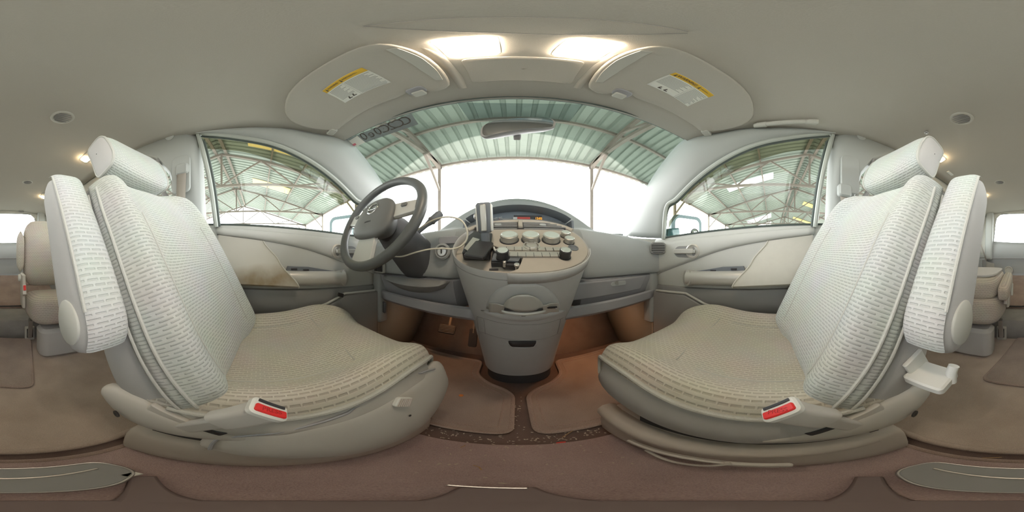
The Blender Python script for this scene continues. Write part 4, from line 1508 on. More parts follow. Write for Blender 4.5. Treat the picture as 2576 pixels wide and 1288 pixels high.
def seat(s, driver):
    side_w = 'driver' if driver else 'passenger'
    lab = ('driver seat in pale ribbed cloth behind the steering wheel, belt buckle pointing to the middle' if driver else
           'passenger front seat in pale ribbed cloth with plain grey cushion side and sliding lever')
    t = thing('front_seat', lab, 'car seat', (s * 0.43, 0.05, -0.70), 'pair of front seats')

    def S(u, y, z):
        return V((s * u, y, z))

    # ---- cushion
    def ctop(q, y):
        k = (y + 0.15) / 0.53
        base = -0.292 + 0.030 * k
        bol = 0.030 * exp(-((q - 0.08) / 0.10) ** 2) + 0.052 * exp(-((q - 0.92) / 0.11) ** 2)
        base += bol * (1 - 0.55 * max(0, (y - 0.20) / 0.18)) + 0.022 * exp(-((y - 0.25) / 0.10) ** 2)
        base -= 0.030 * max(0.0, (0.05 - q) / 0.05) ** 1.6 + 0.05 * max(0.0, (q - 0.95) / 0.05) ** 1.6
        return base

    def cu_in(y):
        return 0.186 + 0.004 * (y < 0) + 0.03 * max(0, (y - 0.28) / 0.1) ** 2

    def cu_out(y):
        return 0.665 - 0.05 * max(0, (y - 0.20) / 0.18) ** 2

    NQ = 29
    rows, uvs = [], []
    ysq = [-0.16, -0.12, -0.08, -0.03, 0.02, 0.07, 0.12, 0.17, 0.22, 0.26, 0.30, 0.33, 0.352, 0.366, 0.372, 0.368, 0.355]
    dz = [0, 0, 0, 0, 0, 0, 0, 0, 0, 0, 0, -0.004, -0.014, -0.030, -0.052, -0.078, -0.098]
    arc = 0
    for k, y in enumerate(ysq):
        if k:
            arc += sqrt((y - ysq[k - 1]) ** 2 + (dz[k] - dz[k - 1]) ** 2)
        row, ur = [], []
        a, b = cu_in(y), cu_out(y)
        # wrap-down on the inner and outer side
        z0 = ctop(0, y) + dz[k]
        row.append(S(a + 0.006, y, min(z0 - 0.012, -0.30) if k < 13 else z0 - 0.012))
        ur.append((-0.03, arc))
        for i in range(NQ):
            q = i / (NQ - 1)
            q = q * q * (3 - 2 * q) * 0.45 + q * 0.55
            row.append(S(lerp(a, b, q), y, ctop(q, y) + dz[k] * (1 - 0.15 * abs(2 * q - 1) ** 3)))
            ur.append((lerp(a, b, q) - a, arc))
        row.append(S(b + 0.002, y, z0 - 0.07))
        ur.append((b - a + 0.06, arc))
        rows.append(row)
        uvs.append([(v, u) for u, v in ur])
    mcu = MB().grid(rows, uvs=uvs)
    cush = obj('cushion', mcu, CLOTH2, t, sub=1, angle=180, label='sagging ribbed cloth cushion, warm light in its tan colour')
    tr = bvh(mcu)
    # welt along the inner edge and insert seams
    edge = [r[1] + V((0, 0, 0.002)) for r in rows[1:]]
    obj('welt', MB().tube(catmull(edge, 4), 0.0055, 8), PIPE, cush)
    for yq in (0.185, ):
        ln = [S(lerp(cu_in(yq), cu_out(yq), q), yq + 0.05 * (2 * q - 1) ** 2 * -1 + 0.02, ctop(q, yq) + 0.0015) for q in [0.2 + 0.6 * i / 12 for i in range(13)]]
        obj('insert_seam', MB().tube(ln, 0.0016, 6), PIPE, cush)
    for q0 in (0.20, 0.80):
        ln = [S(lerp(cu_in(y), cu_out(y), q0), y, ctop(q0, y) + 0.0012) for y in (-0.10, -0.04, 0.02, 0.08, 0.14)]
        obj('insert_seam', MB().tube(catmull(ln, 3), 0.0016, 6), PIPE, cush)
    # plain side of the cushion
    rows = []
    for k in range(15):
        y = lerp(-0.15, 0.355, k / 14)
        a = cu_in(y)
        zt = ctop(0, y) - 0.012 - (0.06 * max(0, (y - 0.31) / 0.045) ** 2)
        zb = lerp(-0.455, -0.40, (k / 14) ** 2) if not driver else -0.40
        rows.append([S(a + 0.006, y, zt + 0.004), S(a - 0.006, y, lerp(zt, zb, 0.3)), S(a - 0.004, y, lerp(zt, zb, 0.75)), S(a + 0.02, y, zb), S(0.62, y, zb), S(0.665, y, -0.32), S(0.66, y, zt)])
    # front closing row
    fr = [S(lerp(0.22, 0.62, i / 6), 0.352, 0) for i in range(7)]
    m = MB().grid(rows)
    m.add([rows[-1][0], rows[-1][1], rows[-1][2], rows[-1][3], rows[-1][4], rows[-1][5], rows[-1][6]], [(0, 1, 2, 3, 4, 5, 6)])
    obj('cushion_side', m, SIDECL if not driver else SEATPL, t, angle=60)

    # ---- backrest: face panel and shell
    rings, uvs = [], []
    NT = 19
    for j in range(NT):
        tt = j / (NT - 1)
        tk = tt
        if j == 0:
            tk = 0.0
        endk = 1.0
        if tt < 0.06:
            endk = 0.55 + 0.45 * (tt / 0.06)
        if tt > 0.90:
            endk = sqrt(max(0.0, 1 - ((tt - 0.90) / 0.103) ** 2))
        c0 = BK0 + BD * (BL * tk)
        a, b = interp(tt, UIN), interp(tt, UOUT)
        ring, ur = [], []
        depth = 0.022 + 0.012 * max(0.0, tt - 0.75)
        ring.append((a + 0.012, -depth))
        for i in range(NQ):
            q = i / (NQ - 1)
            q = q * q * (3 - 2 * q) * 0.5 + q * 0.5
            ring.append((lerp(a, b, q), (fwd(q) + 0.012) * endk - (1 - endk) * 0.06 + 0.010 * sin(pi * tt) * sin(pi * q)))
        ring.append((b - 0.012, -depth))
        pts = [V((s * u, 0, 0)) + c0 + BN * f for u, f in ring]
        uv_ = [(u, BL * tk) for u, f in ring]
        uv_.append((ring[0][0], BL * tk))
        rings.append(pts)
        uvs.append(uv_)
    mb_ = MB()
    mb_.grid(rings, closed=True, uvs=uvs)
    n = len(rings[0])
    mb_.add(rings[0], [list(range(n))[::-1]])
    mb_.add(rings[-1], [list(range(n))])
    bk = obj('backrest', mb_, CLOTH, t, sub=1, angle=180, label='pale ribbed cloth backrest face with side bolsters')
    obj('welt', MB().tube(catmull([r[2] + BN * 0.003 for r in rings[1:-2]], 3), 0.0034, 8), PIPE, bk)
    obj('welt', MB().tube(catmull([r[1] * 0.7 + r[0] * 0.3 for r in rings[1:-2]], 3), 0.0034, 8), PIPE, bk)
    for q0 in (7, 22):
        obj('insert_seam', MB().tube(catmull([r[q0] + BN * 0.0006 for r in rings[2:-5]], 3), 0.0016, 6), PIPE, bk)
    # shell behind
    rings = []
    for j in range(15):
        tt = -0.10 + 1.09 * j / 14
        tq = max(0.0, min(1.0, tt))
        c0 = BK0 + BD * (BL * tt)
        a, b = interp(tq, UIN) + 0.010, interp(tq, UOUT) - 0.012
        dp = interp(tq, [(0, 0.215), (0.25, 0.20), (0.6, 0.15), (1, 0.085)])
        e = 1.0
        if tt > 0.92:
            e = sqrt(max(0.02, 1 - ((tt - 0.92) / 0.075) ** 2))
        if tt < -0.04:
            e = 0.80
        d0 = -0.004
        sec = [(a, d0), (a - 0.004, d0 - dp * 0.35), (a + 0.002, d0 - dp * 0.72), (a + 0.03, d0 - dp * 0.95), (a + 0.07, d0 - dp), (b - 0.07, d0 - dp), (b - 0.03, d0 - dp * 0.95), (b, d0 - dp * 0.7), (b, d0)]
        mid = (a + b) / 2
        rings.append([V((s * u, 0, 0)) + c0 + BN * (f * (1 if e > 0.99 else e)) for u, f in sec])
    obj('backrest_shell', MB().loft(rings), SIDECL, t, sub=1, angle=180, label='plain grey cloth shell of the backrest')
    # back cloth panel seen past the armrest
    # ---- head restraint
    hc = V((s * 0.372, -0.385, 0.315))
    hd_ = (BD * 0.93 + V((0, 0.05, 0.1))).normalized()
    hn = V((0, hd_.z, -hd_.y))
    rings, uvs = [], []
    sec0 = []
    for k in range(28):
        x_, y_ = se(2 * pi * k / 28, 4.2)
        sec0.append((x_, y_))
    per = [0]
    for k in range(28):
        p, q = sec0[k], sec0[(k + 1) % 28]
        per.append(per[-1] + sqrt(((p[0] - q[0]) * 0.046) ** 2 + ((p[1] - q[1]) * 0.098) ** 2))
    for j in range(13):
        v = -1 + j / 6
        e = (1 - abs(v) ** 8 * 0.14)
        r_ = []
        u = v * 0.122
        for x_, y_ in sec0:
            r_.append(hc + V((s * u, 0, 0)) + hd_ * (y_ * 0.093 * e) + hn * ((x_ * 0.052 + 0.010 * (1 - y_ * y_)) * e + 0.02 * (v * v) * 0.5))
        rings.append(r_)
        uvs.append([(u_, u + 0.2) for u_ in per])
    m = MB()
    m.grid(rings, closed=True, uvs=[[(b_, a_) for a_, b_ in r] for r in uvs])
    n = 28
    hrx = obj('headrest', m, CLOTH, t, sub=1, angle=180)
    for rr, vv in ((rings[0], -1), (rings[-1], 1)):
        cc_ = sum(rr, V((0, 0, 0))) / n
        m = MB().grid([rr, [p.lerp(cc_, 0.12) + V((s * vv * 0.006, 0, 0)) for p in rr], [p.lerp(cc_, 0.6) + V((s * vv * 0.010, 0, 0)) for p in rr], [p.lerp(cc_, 0.97) + V((s * vv * 0.011, 0, 0)) for p in rr]], closed=True)
        obj('headrest_end', m, SIDECL, hrx, sub=1, angle=180)
    for rr in (rings[0], rings[-1]):
        obj('welt', MB().tube(rr, 0.004, 6, closed=True), PIPE, hrx)
    for u in (0.31, 0.44):
        p = BK1 + V((s * u, -0.03, -0.03))
        obj('headrest_post', MB().tube([p, p + hd_ * 0.09], 0.0065, 10), CHROME, hrx)
        obj('post_collar', MB().tube([p + BD * 0.022, p + BD * 0.034], 0.014, 12), SEATPL, hrx)
    # ---- folded-up armrest on the inner side
    A0, A1 = V((0, -0.212, -0.168)), V((0, -0.392, 0.190))
    ad = (A1 - A0).normalized()
    an = V((0, ad.z, -ad.y))
    AL = (A1 - A0).length
    rings, uvs = [], []
    for j in range(17):
        tt = j / 16
        e = 1.0
        if tt < 0.16:
            e = sqrt(max(0.0, 1 - ((0.16 - tt) / 0.165) ** 2))
        if tt > 0.90:
            e = (max(0.0, 1 - ((tt - 0.90) / 0.102) ** 3)) ** 0.5
        dep = interp(tt, [(0, 0.060), (0.3, 0.062), (1, 0.050)])
        r_ = []
        for k in range(28):
            x_, y_ = se(2 * pi * k / 28, 3.6)
            bul = 0.006 * (1 - y_ * y_)
            r_.append(V((s * (0.136 + x_ * 0.036 * (0.85 + 0.15 * e)), 0, 0)) + A0 + ad * (AL * tt) + an * (y_ * dep * e + (1 - e) * 0.0))
        rings.append(r_)
    m = MB()
    m.loft(rings)
    ar = obj('armrest', m, SIDECL, t, sub=1, angle=180, label='plain cloth inner face of the raised armrest')
    # ribbed cloth panel on its front
    rows, uvs = [], []
    for j in range(25):
        tt = -0.045 + 1.06 * j / 24
        row, ur = [], []
        for i in range(11):
            q = -1 + i / 5
            if tt < 0.16:
                ang = (0.16 - tt) / 0.26 * 1.25
                f, al = 0.064 * cos(ang), 0.16 - 0.16 * sin(ang) * 1.05
            elif tt > 0.94:
                f, al = 0.052 - 0.028 * ((tt - 0.94) / 0.08) ** 1.5, tt - 0.012 * ((tt - .94) / .08)
            else:
                f, al = interp(tt, [(0, 0.064), (0.3, 0.066), (1, 0.053)]), tt
            f += 0.004 - 0.010 * abs(q) ** 5
            row.append(V((s * (0.139 + q * 0.0355), 0, 0)) + A0 + ad * (AL * al) + an * f)
            ur.append((q * 0.0355 + 0.1, AL * tt))
        rows.append(row)
        uvs.append(ur)
    obj('armrest_pad', MB().grid(rows, uvs=uvs), CLOTH3, ar, sub=1, angle=180, label='ribbed cloth front of the armrest')
    obj('armrest_welt', MB().tube([r[0] * 0.9 + r[1] * 0.1 for r in rows[5:-2]], 0.003, 6), PIPE, ar)
    pc_ = V((s * 0.099, 0, 0)) + A0 + ad * 0.062 - an * 0.002
    obj('pivot_cap', MB().lathe([(0.040, -0.006), (0.040, 0.0), (0.038, 0.0015), (0.002, 0.0025)], pc_, (-s, 0, 0), 30), TRIM, ar)
    # ---- recliner cover and base rail
    rc_ = []
    for k in range(15):
        tt = k / 14
        y = lerp(-0.278, 0.02, tt)
        ztop = interp(y, [(-0.278, -0.340), (-0.234, -0.316), (-0.167, -0.303), (-0.10, -0.315), (-0.05, -0.345), (0.02, -0.392)])
        zbot = interp(y, [(-0.278, -0.375), (-0.234, -0.422), (-0.167, -0.442), (-0.10, -0.432), (-0.05, -0.420), (0.02, -0.415)])
        zc_, hgt = (ztop + zbot) / 2, (ztop - zbot) / 2
        u0 = 0.172 + 0.012 * (1 - sin(pi * min(1, tt * 1.2)) * 0.6)
        rc_.append([S(u0 + 0.045, y, zc_ + hgt), S(u0 + 0.012, y, zc_ + hgt), S(u0, y, zc_ + hgt * 0.6), S(u0 - 0.004, y, zc_ - hgt * 0.2), S(u0 + 0.006, y, zc_ - hgt * 0.9), S(u0 + 0.045, y, zc_ - hgt)])
    rcv = obj('recliner_cover', MB().loft(rc_), SEATPL, t, sub=1, angle=180)
    obj('cover_hole', MB().lathe([(0.010, 0), (0.010, 0.002), (0.006, 0.0025), (0.002, 0.001)], S(0.171, -0.205, -0.388), (-s, -0.2, 0.1), 16), BLACK, rcv)
    obj('hinge_tab', MB().rbox(S(0.188, -0.12, -0.338), (0.012, 0.075, 0.05), 0.005, Matrix.Rotation(radians(-24), 3, 'X')), SEATPL, rcv)
    obj('hinge_slot', MB().rbox(S(0.192, -0.070, -0.362), (0.02, 0.06, 0.035), 0.005, Matrix.Rotation(radians(-24), 3, 'X')), BLACK, rcv)
    rl = []
    for y, k in ((-0.215, 0.6), (-0.208, 0.88), (-0.185, 1.0), (0.0, 1.0), (0.20, 1.0), (0.30, 0.92), (0.355, 0.7)):
        zt = -0.500 - (1 - k) * 0.08
        x0 = 0.186
        rl.append([S(x0 + 0.10, y, -0.693), S(x0, y, -0.693), S(x0 + 0.002, y, -0.62), S(x0 + 0.010, y, zt - 0.01), S(x0 + 0.030, y, zt), S(x0 + 0.10, y, zt)])
    bs = obj('base_rail', MB().loft(rl), SEATPL2, t, sub=1, angle=70)
    obj('seat_frame', MB().box(S(0.43, 0.03, -0.545), (0.42, 0.40, 0.29)), BLACK2, t)
    if not driver:
        # ridge and fore-aft lever on the passenger base
        rg = catmull([S(0.222, -0.15, -0.525), S(0.214, 0.0, -0.530), S(0.205, 0.15, -0.53), S(0.205, 0.27, -0.53), S(0.215, 0.335, -0.545)], 5)
        obj('base_ridge', MB().tube(rg, 0.030, 10), SEATPL2, bs)
        lv_ = catmull([at(1585, 1108, x=0.180), at(1650, 1133, x=0.176), at(1740, 1153, x=0.174), at(1850, 1166, x=0.172), at(1956, 1172, x=0.172)], 4)
        obj('slide_lever', MB().tube(lv_, 0.006, 8, sx=1.6), SEATPL, bs)
        lv2 = catmull([at(1625, 1132, x=0.176), at(1680, 1158, x=0.166), at(1745, 1170, x=0.160), at(1800, 1171, x=0.160), at(1840, 1166, x=0.168)], 4)
        obj('lever_loop', MB().tube(lv2, 0.004, 8), SEATPL, bs)
        obj('lever_grip', MB().rbox(at(1905, 1170, x=0.170), (0.012, 0.075, 0.022), 0.005, Matrix.Rotation(radians(0), 3, 'X')), SEATPL, bs)
        # recline hook lever behind
        hk = S(0.175, -0.26, -0.32)
        hx = obj('recline_lever', MB().rbox(at(2342, 948, x=0.150), (0.075, 0.060, 0.022), 0.008, Matrix.Rotation(radians(-12), 3, 'X')), WHITE, t, sub=0)
        obj('lever_lip', MB().tube(catmull([at(2392, 960, x=0.118), at(2394, 935, x=0.118), at(2400, 920, x=0.116)], 4), 0.010, 10), WHITE, hx)
        obj('lever_plate', MB().rbox(at(2312, 925, x=0.182), (0.010, 0.05, 0.09), 0.004, Matrix.Rotation(radians(-25), 3, 'X')), WHITE, hx)
    else:
        # bulging side valance with a switch
        rv = []
        for k in range(21):
            tt = k / 20
            y = lerp(-0.075, 0.395, tt)
            e = sin(pi * (0.04 + 0.92 * tt)) ** 0.45
            bul = 0.050 * sin(pi * min(1, 0.08 + tt * 0.72)) ** 0.8
            zt = interp(tt, [(0, -0.425), (0.12, -0.365), (0.3, -0.318), (0.7, -0.298), (0.93, -0.305), (1.0, -0.335)])
            zb = interp(tt, [(0, -0.47), (0.15, -0.545), (0.4, -0.60), (0.7, -0.585), (0.9, -0.53), (1.0, -0.47)])
            u0 = 0.196
            rv.append([S(u0 + 0.02, y, zt), S(u0 - bul * 0.15, y, zt + 0.004), S(u0 - bul * 0.45, y, lerp(zt, zb, 0.10)), S(u0 - bul * 0.55, y, lerp(zt, zb, 0.2)), S(u0 - bul * 0.9, y, lerp(zt, zb, 0.45)), S(u0 - bul * 0.85, y, lerp(zt, zb, 0.72)), S(u0 - bul * 0.3, y, lerp(zt, zb, 0.95)), S(u0 + 0.02, y, zb)])
        mv = MB().loft(rv)
        va = obj('side_valance', mv, SEATPL, t, sub=1, angle=180)
        vt_ = bvh(mv)
        gr = trace(vt_, [(532, 1128), (545, 1108), (580, 1098), (700, 1085), (830, 1052), (930, 1010), (1010, 965), (1055, 938), (1090, 928)], 0.0038, 5)
        if len(gr) > 3:
            obj('valance_groove', MB().tube(gr, 0.0030, 6), DASHLOW, va)
        c = hit(vt_, 1010, 1010, 0.003)
        if c:
            n1 = (hit(vt_, 1016, 1010) - hit(vt_, 1004, 1010)).normalized()
            n2 = (hit(vt_, 1010, 1004) - hit(vt_, 1010, 1016)).normalized()
            n3 = n1.cross(n2).normalized()
            RR = Matrix((n1, n3.cross(n1), n3)).transposed()
            swt = obj('lumbar_switch', MB().rbox(c, (0.040, 0.026, 0.010), 0.006, RR), WHITE, va)
            for k in range(7):
                obj('switch_rib', MB().box(c + RR @ V((-0.015 + k * 0.005, 0, 0.0055)), (0.0022, 0.022, 0.002), RR), SEATPL2, swt)
            obj('screw_hole', MB().lathe([(0.003, 0), (0.003, 0.001), (0.001, 0.001)], hit(vt_, 1030, 1045, 0.001), RR @ V((0, 0, 1)), 10), BLACK, va)
    # ---- buckle on its stalk
    dy_ = -0.016 if driver else -0.034
    b0 = S(0.186, -0.085 + dy_ * 0.6, -0.365)
    b1 = S(0.172, -0.015 + dy_, -0.272)
    b2 = S(0.164, 0.022 + dy_, -0.229)
    bd_ = (b2 - b1).normalized()
    bx = V((s, 0.12, 0)).normalized()
    bx = (bx - bd_ * bx.dot(bd_)).normalized()
    # turn the buckle so its red face looks forward-up toward the camera
    by = bd_.cross(bx)
    RB = Matrix((by, bx, bd_)).transposed()
    bh = obj('buckle', MB().rbox(b1.lerp(b2, 0.5) - bd_ * 0.008, (0.046, 0.027, 0.085), 0.010, RB), SEATPL, t, label='belt buckle with red release button')
    obj('buckle_stalk', MB().bar(b0, b1, 0.030, 0.016, (1, 0, 0)), SEATPL, bh, bevel=0.005)
    ft = b1.lerp(b2, 0.5) + bd_ * 0.0345
    obj('buckle_rim', MB().rbox(ft - bd_ * 0.004, (0.049, 0.031, 0.012), 0.008, RB), WHITE, bh)
    obj('release_button', MB().rbox(ft + by * 0.0 + bx * -0.005 + bd_ * 0.002, (0.040, 0.014, 0.006), 0.003, RB), RED, bh)
    obj('tongue_slot', MB().box(ft + bx * 0.009 + bd_ * 0.0022, (0.036, 0.005, 0.003), RB), BLACK, bh)
    tx = by if (by.y < 0) else -by
    ex_ = ray(690, 1022).cross(V((0, 0, 1))).normalized() if driver else ray(1960, 1035).cross(V((0, 0, 1))).normalized()
    ex_ = (ex_ - bd_ * ex_.dot(bd_)).normalized()
    text('button_lettering', 'PRESS', 0.010, (ft - bx * 0.005 + bd_ * 0.0052, ex_, bd_.cross(ex_)), REDTXT, bh, 0.0002)
    return t


seat(-1, True)
seat(1, False)

# ------------------------------------------------------------------ carpets, floor mats, rear floor
def slabpoly(name, pts, z0, z1, mt_, label=None, cat=None, parent=None, group=None, kind=None, bev=0.003):
    return obj(name, MB().prism([V((x, y, z0)) for x, y in pts], (0, 0, z1 - z0)), mt_, parent, bevel=bev, label=label, cat=cat, group=group, kind=kind)


tc_ = thing('tunnel_carpet', 'brown carpet section on the floor between the two front seats', 'carpet', (0, 0.04, -0.705))
slabpoly('pile', [(-0.70, -0.222), (0.70, -0.222), (0.70, 0.285), (0.3, 0.298), (0.0, 0.304), (-0.3, 0.298), (-0.70, 0.285)], -0.706, -0.694, CARPET_F, parent=tc_)
obj('rolled_edge', MB().tube([V((x, -0.222, -0.697)) for x in (-0.69, -0.3, 0, 0.3, 0.69)], 0.009, 8), CARPET, tc_)
rc_ = thing('rear_carpet', 'light brown carpet with rolled front edge behind the front seats', 'carpet', (0, -0.75, -0.705))
slabpoly('pile', [(-0.71, -1.26), (0.71, -1.26), (0.71, -0.264), (-0.71, -0.264)], -0.706, -0.690, CARPET_B, parent=rc_)
obj('rolled_edge', MB().tube([V((x, -0.266, -0.692)) for x in (-0.70, -0.3, 0, 0.3, 0.70)], 0.012, 10), CARPET_B, rc_)


def rounded(pts, r=0.03, n=4):
    out = []
    m_ = len(pts)
    for i in range(m_):
        p, a, b = V((*pts[i], 0)), V((*pts[i - 1], 0)), V((*pts[(i + 1) % m_], 0))
        da, db = (a - p), (b - p)
        k = min(r, da.length * 0.45, db.length * 0.45)
        p0, p1 = p + da.normalized() * k, p + db.normalized() * k
        for j in range(n + 1):
            t = j / n
            q = p0 * (1 - t) ** 2 + p * 2 * t * (1 - t) + p1 * t * t
            out.append((q.x, q.y))
    return out


def inset(pts, d_):
    cx_ = sum(p[0] for p in pts) / len(pts)
    cy_ = sum(p[1] for p in pts) / len(pts)
    n = len(pts)
    out = []
    for i in range(n):
        a, p, b = V((*pts[i - 1], 0)), V((*pts[i], 0)), V((*pts[(i + 1) % n], 0))
        t = (b - a)
        if t.length < 1e-6:
            out.append(pts[i])
            continue
        nn = V((-t.y, t.x, 0)).normalized()
        q = p + nn * d_
        out.append((q.x, q.y))
    return out


lm = [(-0.64, 0.368), (-0.012, 0.362), (-0.010, 0.60), (-0.045, 0.645), (-0.12, 0.69), (-0.185, 0.76), (-0.19, 0.90), (-0.64, 0.93)]
for sx in (-1, 1):
    pts = rounded(lm, 0.035)
    if sx > 0:
        pts = [(0.036 - x, y) for x, y in pts][::-1]
    fm = thing('floor_mat', 'brown floor mat on the driver side of the console foot' if sx < 0 else 'brown floor mat on the passenger side of the console foot, scuffed pale', 'floor mat', (sx * 0.33, 0.64, -0.705), 'front floor mats')
    slabpoly('mat_pile', pts, -0.706, -0.692, MATC, parent=fm)
    obj('bound_edge', MB().tube([V((x, y, -0.694)) for x, y in pts], 0.006, 8, closed=True, sx=1.6), BINDING, fm)
    obj('inner_ridge', MB().tube([V((x, y, -0.6925)) for x, y in inset(pts, 0.030)], 0.003, 6, closed=True, sx=1.5), BINDING, fm)
rmp = rounded([(-0.118, -0.645), (-0.20, -1.20), (0.075, -1.235), (0.20, -0.69)], 0.04)
rmt = thing('rear_mat', 'dark brown mat lying askew on the carpet in front of the rear step', 'floor mat', (0, -0.94, -0.69))
slabpoly('mat_pile', rmp, -0.6895, -0.676, MATC, parent=rmt)
obj('bound_edge', MB().tube([V((x, y, -0.680)) for x, y in rmp], 0.007, 8, closed=True), BINDING, rmt)
m = MB().grid([[V((x, y, z)) for x in (-0.73, -0.2, 0.2, 0.73)] for y, z in ((-1.24, -0.705), (-1.245, -0.56), (-1.265, -0.532), (-1.30, -0.53), (-2.2, -0.525))])
obj('floor', m, CARPET_G, solid=0.006, label='raised grey carpeted step of the rear floor', cat='floor', kind='structure')
fb = thing('folded_bench', 'folded brown carpeted third row bench lying flat on the rear floor', 'bench', (0, -1.9, -0.53))
m = MB()
rows = []
for y, z in ((-1.58, -0.528), (-1.575, -0.49), (-1.60, -0.472), (-1.85, -0.385), (-2.17, -0.262)):
    rows.append([V((x, y + (0.012 if 0.05 < x < 0.3 else 0), z)) for x in (-0.66, -0.32, -0.05, 0.03, 0.06, 0.3, 0.33, 0.66)])
m.grid(rows)
obj('carpeted_back', m, CARPET, fb, solid=0.008, smooth=False)
obj('panel_gap', MB().tube([V((-0.66, -1.575, -0.50)), V((0.03, -1.572, -0.50)), V((0.06, -1.558, -0.50)), V((0.30, -1.558, -0.50)), V((0.33, -1.572, -0.50)), V((0.66, -1.575, -0.50))], 0.006, 6), BLACK2, fb)
for k, (pts_) in enumerate((((-0.40, -1.72), (-0.20, -1.72), (-0.20, -1.86), (-0.40, -1.86)), ((-0.46, -1.92), (-0.26, -1.92), (-0.26, -2.02), (-0.46, -2.02)))):
    obj('carpet_flap', MB().prism([V((x, y, lerp(-0.472, -0.262, (-1.60 - y) / 0.57) + 0.006)) for x, y in pts_], (0, 0, 0.008)), CARPET, fb, bevel=0.003)


# ------------------------------------------------------------------ second row seats
def pad(name, c, size, mt_, par, R=None, rad=0.05, sub=1, label=None, uvm=True):
    """rounded upholstered block with metre UVs"""
    mb = MB()
    hx, hy, hz = size[0] / 2, size[1] / 2, size[2] / 2
    rings, uvs = [], []
    NZ, NK = 9, 36
    for j in range(NZ):
        v = -1 + 2 * j / (NZ - 1)
        e = (1 - abs(v) ** 5) ** 0.5 if abs(v) < 1 else 0
        ins = rad * (1 - e)
        ring, ur = [], []
        per = 0
        last = None
        for k in range(NK + 1):
            x_, y_ = se(2 * pi * (k % NK) / NK, 5)
            p = V((x_ * (hx - ins), y_ * (hy - ins), v * hz))
            if last is not None:
                per += (p - last).length
            last = p
            if k < NK:
                ring.append(V(c) + (R @ p if R else p))
            ur.append((per, v * hz))
        rings.append(ring)
        uvs.append(ur)
    mb.grid(rings, closed=True, uvs=uvs)
    for rr, rev in ((rings[0], True), (rings[-1], False)):
        cc_ = sum(rr, V((0, 0, 0))) / len(rr)
        g = [rr, [p.lerp(cc_, 0.5) for p in rr], [p.lerp(cc_, 0.98) for p in rr]]
        Ri = R.inverted() if R else Matrix.Identity(3)
        ug = []
        for r2 in g:
            q = [Ri @ (p - V(c)) for p in r2]
            q.append(q[0])
            ug.append([(p.x, p.y) for p in q])
        mb.grid(g, closed=True, uvs=ug)
    return obj(name, mb, mt_, par, sub=sub, angle=180, label=label)


CLOTH4 = fabric('second_row_cloth', (0.52, 0.47, 0.41), (0.40, 0.36, 0.32), 0.02, 0.011)
RX = lambda a: Matrix.Rotation(radians(a), 3, 'X')
l2 = thing('second_row_seat', 'upright second row seat behind the driver seat, with raised narrow armrest', 'car seat', (-0.40, -1.15, -0.70), 'second row seats')
pad('cushion', (-0.395, -1.14, -0.365), (0.47, 0.50, 0.20), CLOTH4, l2, RX(6), 0.06)
pad('backrest', (-0.395, -1.37, 0.02), (0.46, 0.15, 0.56), CLOTH4, l2, RX(-6), 0.05)
pad('armrest', (-0.137, -1.335, 0.035), (0.062, 0.10, 0.34), CLOTH4, l2, RX(-6), 0.03)
obj('side_bracket', MB().rbox((-0.145, -1.22, -0.26), (0.025, 0.16, 0.26), 0.02, RX(0)), SEATPL, l2)
obj('recline_knob', MB().lathe([(0.028, 0), (0.03, 0.01), (0.026, 0.018), (0.002, 0.019)], (-0.132, -1.26, -0.17), (1, 0, 0)), WHITE, l2)
b_ = obj('buckle', MB().rbox((-0.14, -1.10, -0.235), (0.026, 0.045, 0.075), 0.008, RX(25)), SEATPL, l2)
obj('release_button', MB().rbox((-0.14, -1.075, -0.215), (0.018, 0.012, 0.034), 0.003, RX(25)), RED, b_)
obj('front_skirt', MB().rbox((-0.41, -0.99, -0.578), (0.40, 0.16, 0.22), 0.05), SIDECL, l2)
lg = obj('rear_leg', MB().bar((-0.185, -1.10, -0.46), (-0.19, -1.17, -0.64), 0.03, 0.03), METAL, l2)
obj('floor_anchor', MB().rbox((-0.195, -1.215, -0.628), (0.075, 0.03, 0.12), 0.01), TRIM, l2, label='pale plastic floor anchor frame')
obj('anchor_slot', MB().rbox((-0.195, -1.195, -0.62), (0.045, 0.012, 0.08), 0.006), BLACK, l2)

r2 = thing('second_row_seat', 'second row seat behind the passenger seat with its backrest folded flat forward', 'car seat', (0.40, -1.15, -0.70), 'second row seats')
pad('cushion', (0.40, -1.14, -0.365), (0.47, 0.50, 0.20), CLOTH4, r2, RX(6), 0.06)
bk2 = pad('backrest', (0.405, -1.16, -0.195), (0.44, 0.50, 0.15), CLOTH4, r2, RX(-4), 0.05)
pad('back_cover', (0.405, -1.20, -0.118), (0.40, 0.46, 0.02), SIDECL, r2, RX(-2), 0.01)
pad('armrest', (0.150, -1.13, -0.205), (0.075, 0.34, 0.11), CLOTH4, r2, RX(-12), 0.04)
obj('side_bracket', MB().rbox((0.150, -1.25, -0.31), (0.025, 0.10, 0.18), 0.02), SEATPL, r2)
obj('recline_lever', MB().rbox((0.125, -1.30, -0.27), (0.02, 0.035, 0.10), 0.01), WHITE, r2)
b_ = obj('buckle', MB().rbox((0.148, -1.09, -0.300), (0.026, 0.045, 0.075), 0.008, RX(25)), SEATPL, r2)
obj('release_button', MB().rbox((0.148, -1.064, -0.283), (0.018, 0.012, 0.034), 0.003, RX(25)), RED, b_)
obj('front_skirt', MB().rbox((0.41, -0.99, -0.578), (0.40, 0.16, 0.22), 0.05), SIDECL, r2)
obj('rear_leg', MB().bar((0.185, -1.10, -0.46), (0.19, -1.17, -0.64), 0.03, 0.03), METAL, r2)
obj('floor_anchor', MB().rbox((0.195, -1.215, -0.628), (0.075, 0.03, 0.12), 0.01), TRIM, r2, label='pale plastic floor anchor frame')
obj('anchor_slot', MB().rbox((0.195, -1.195, -0.62), (0.045, 0.012, 0.08), 0.006), BLACK, r2)
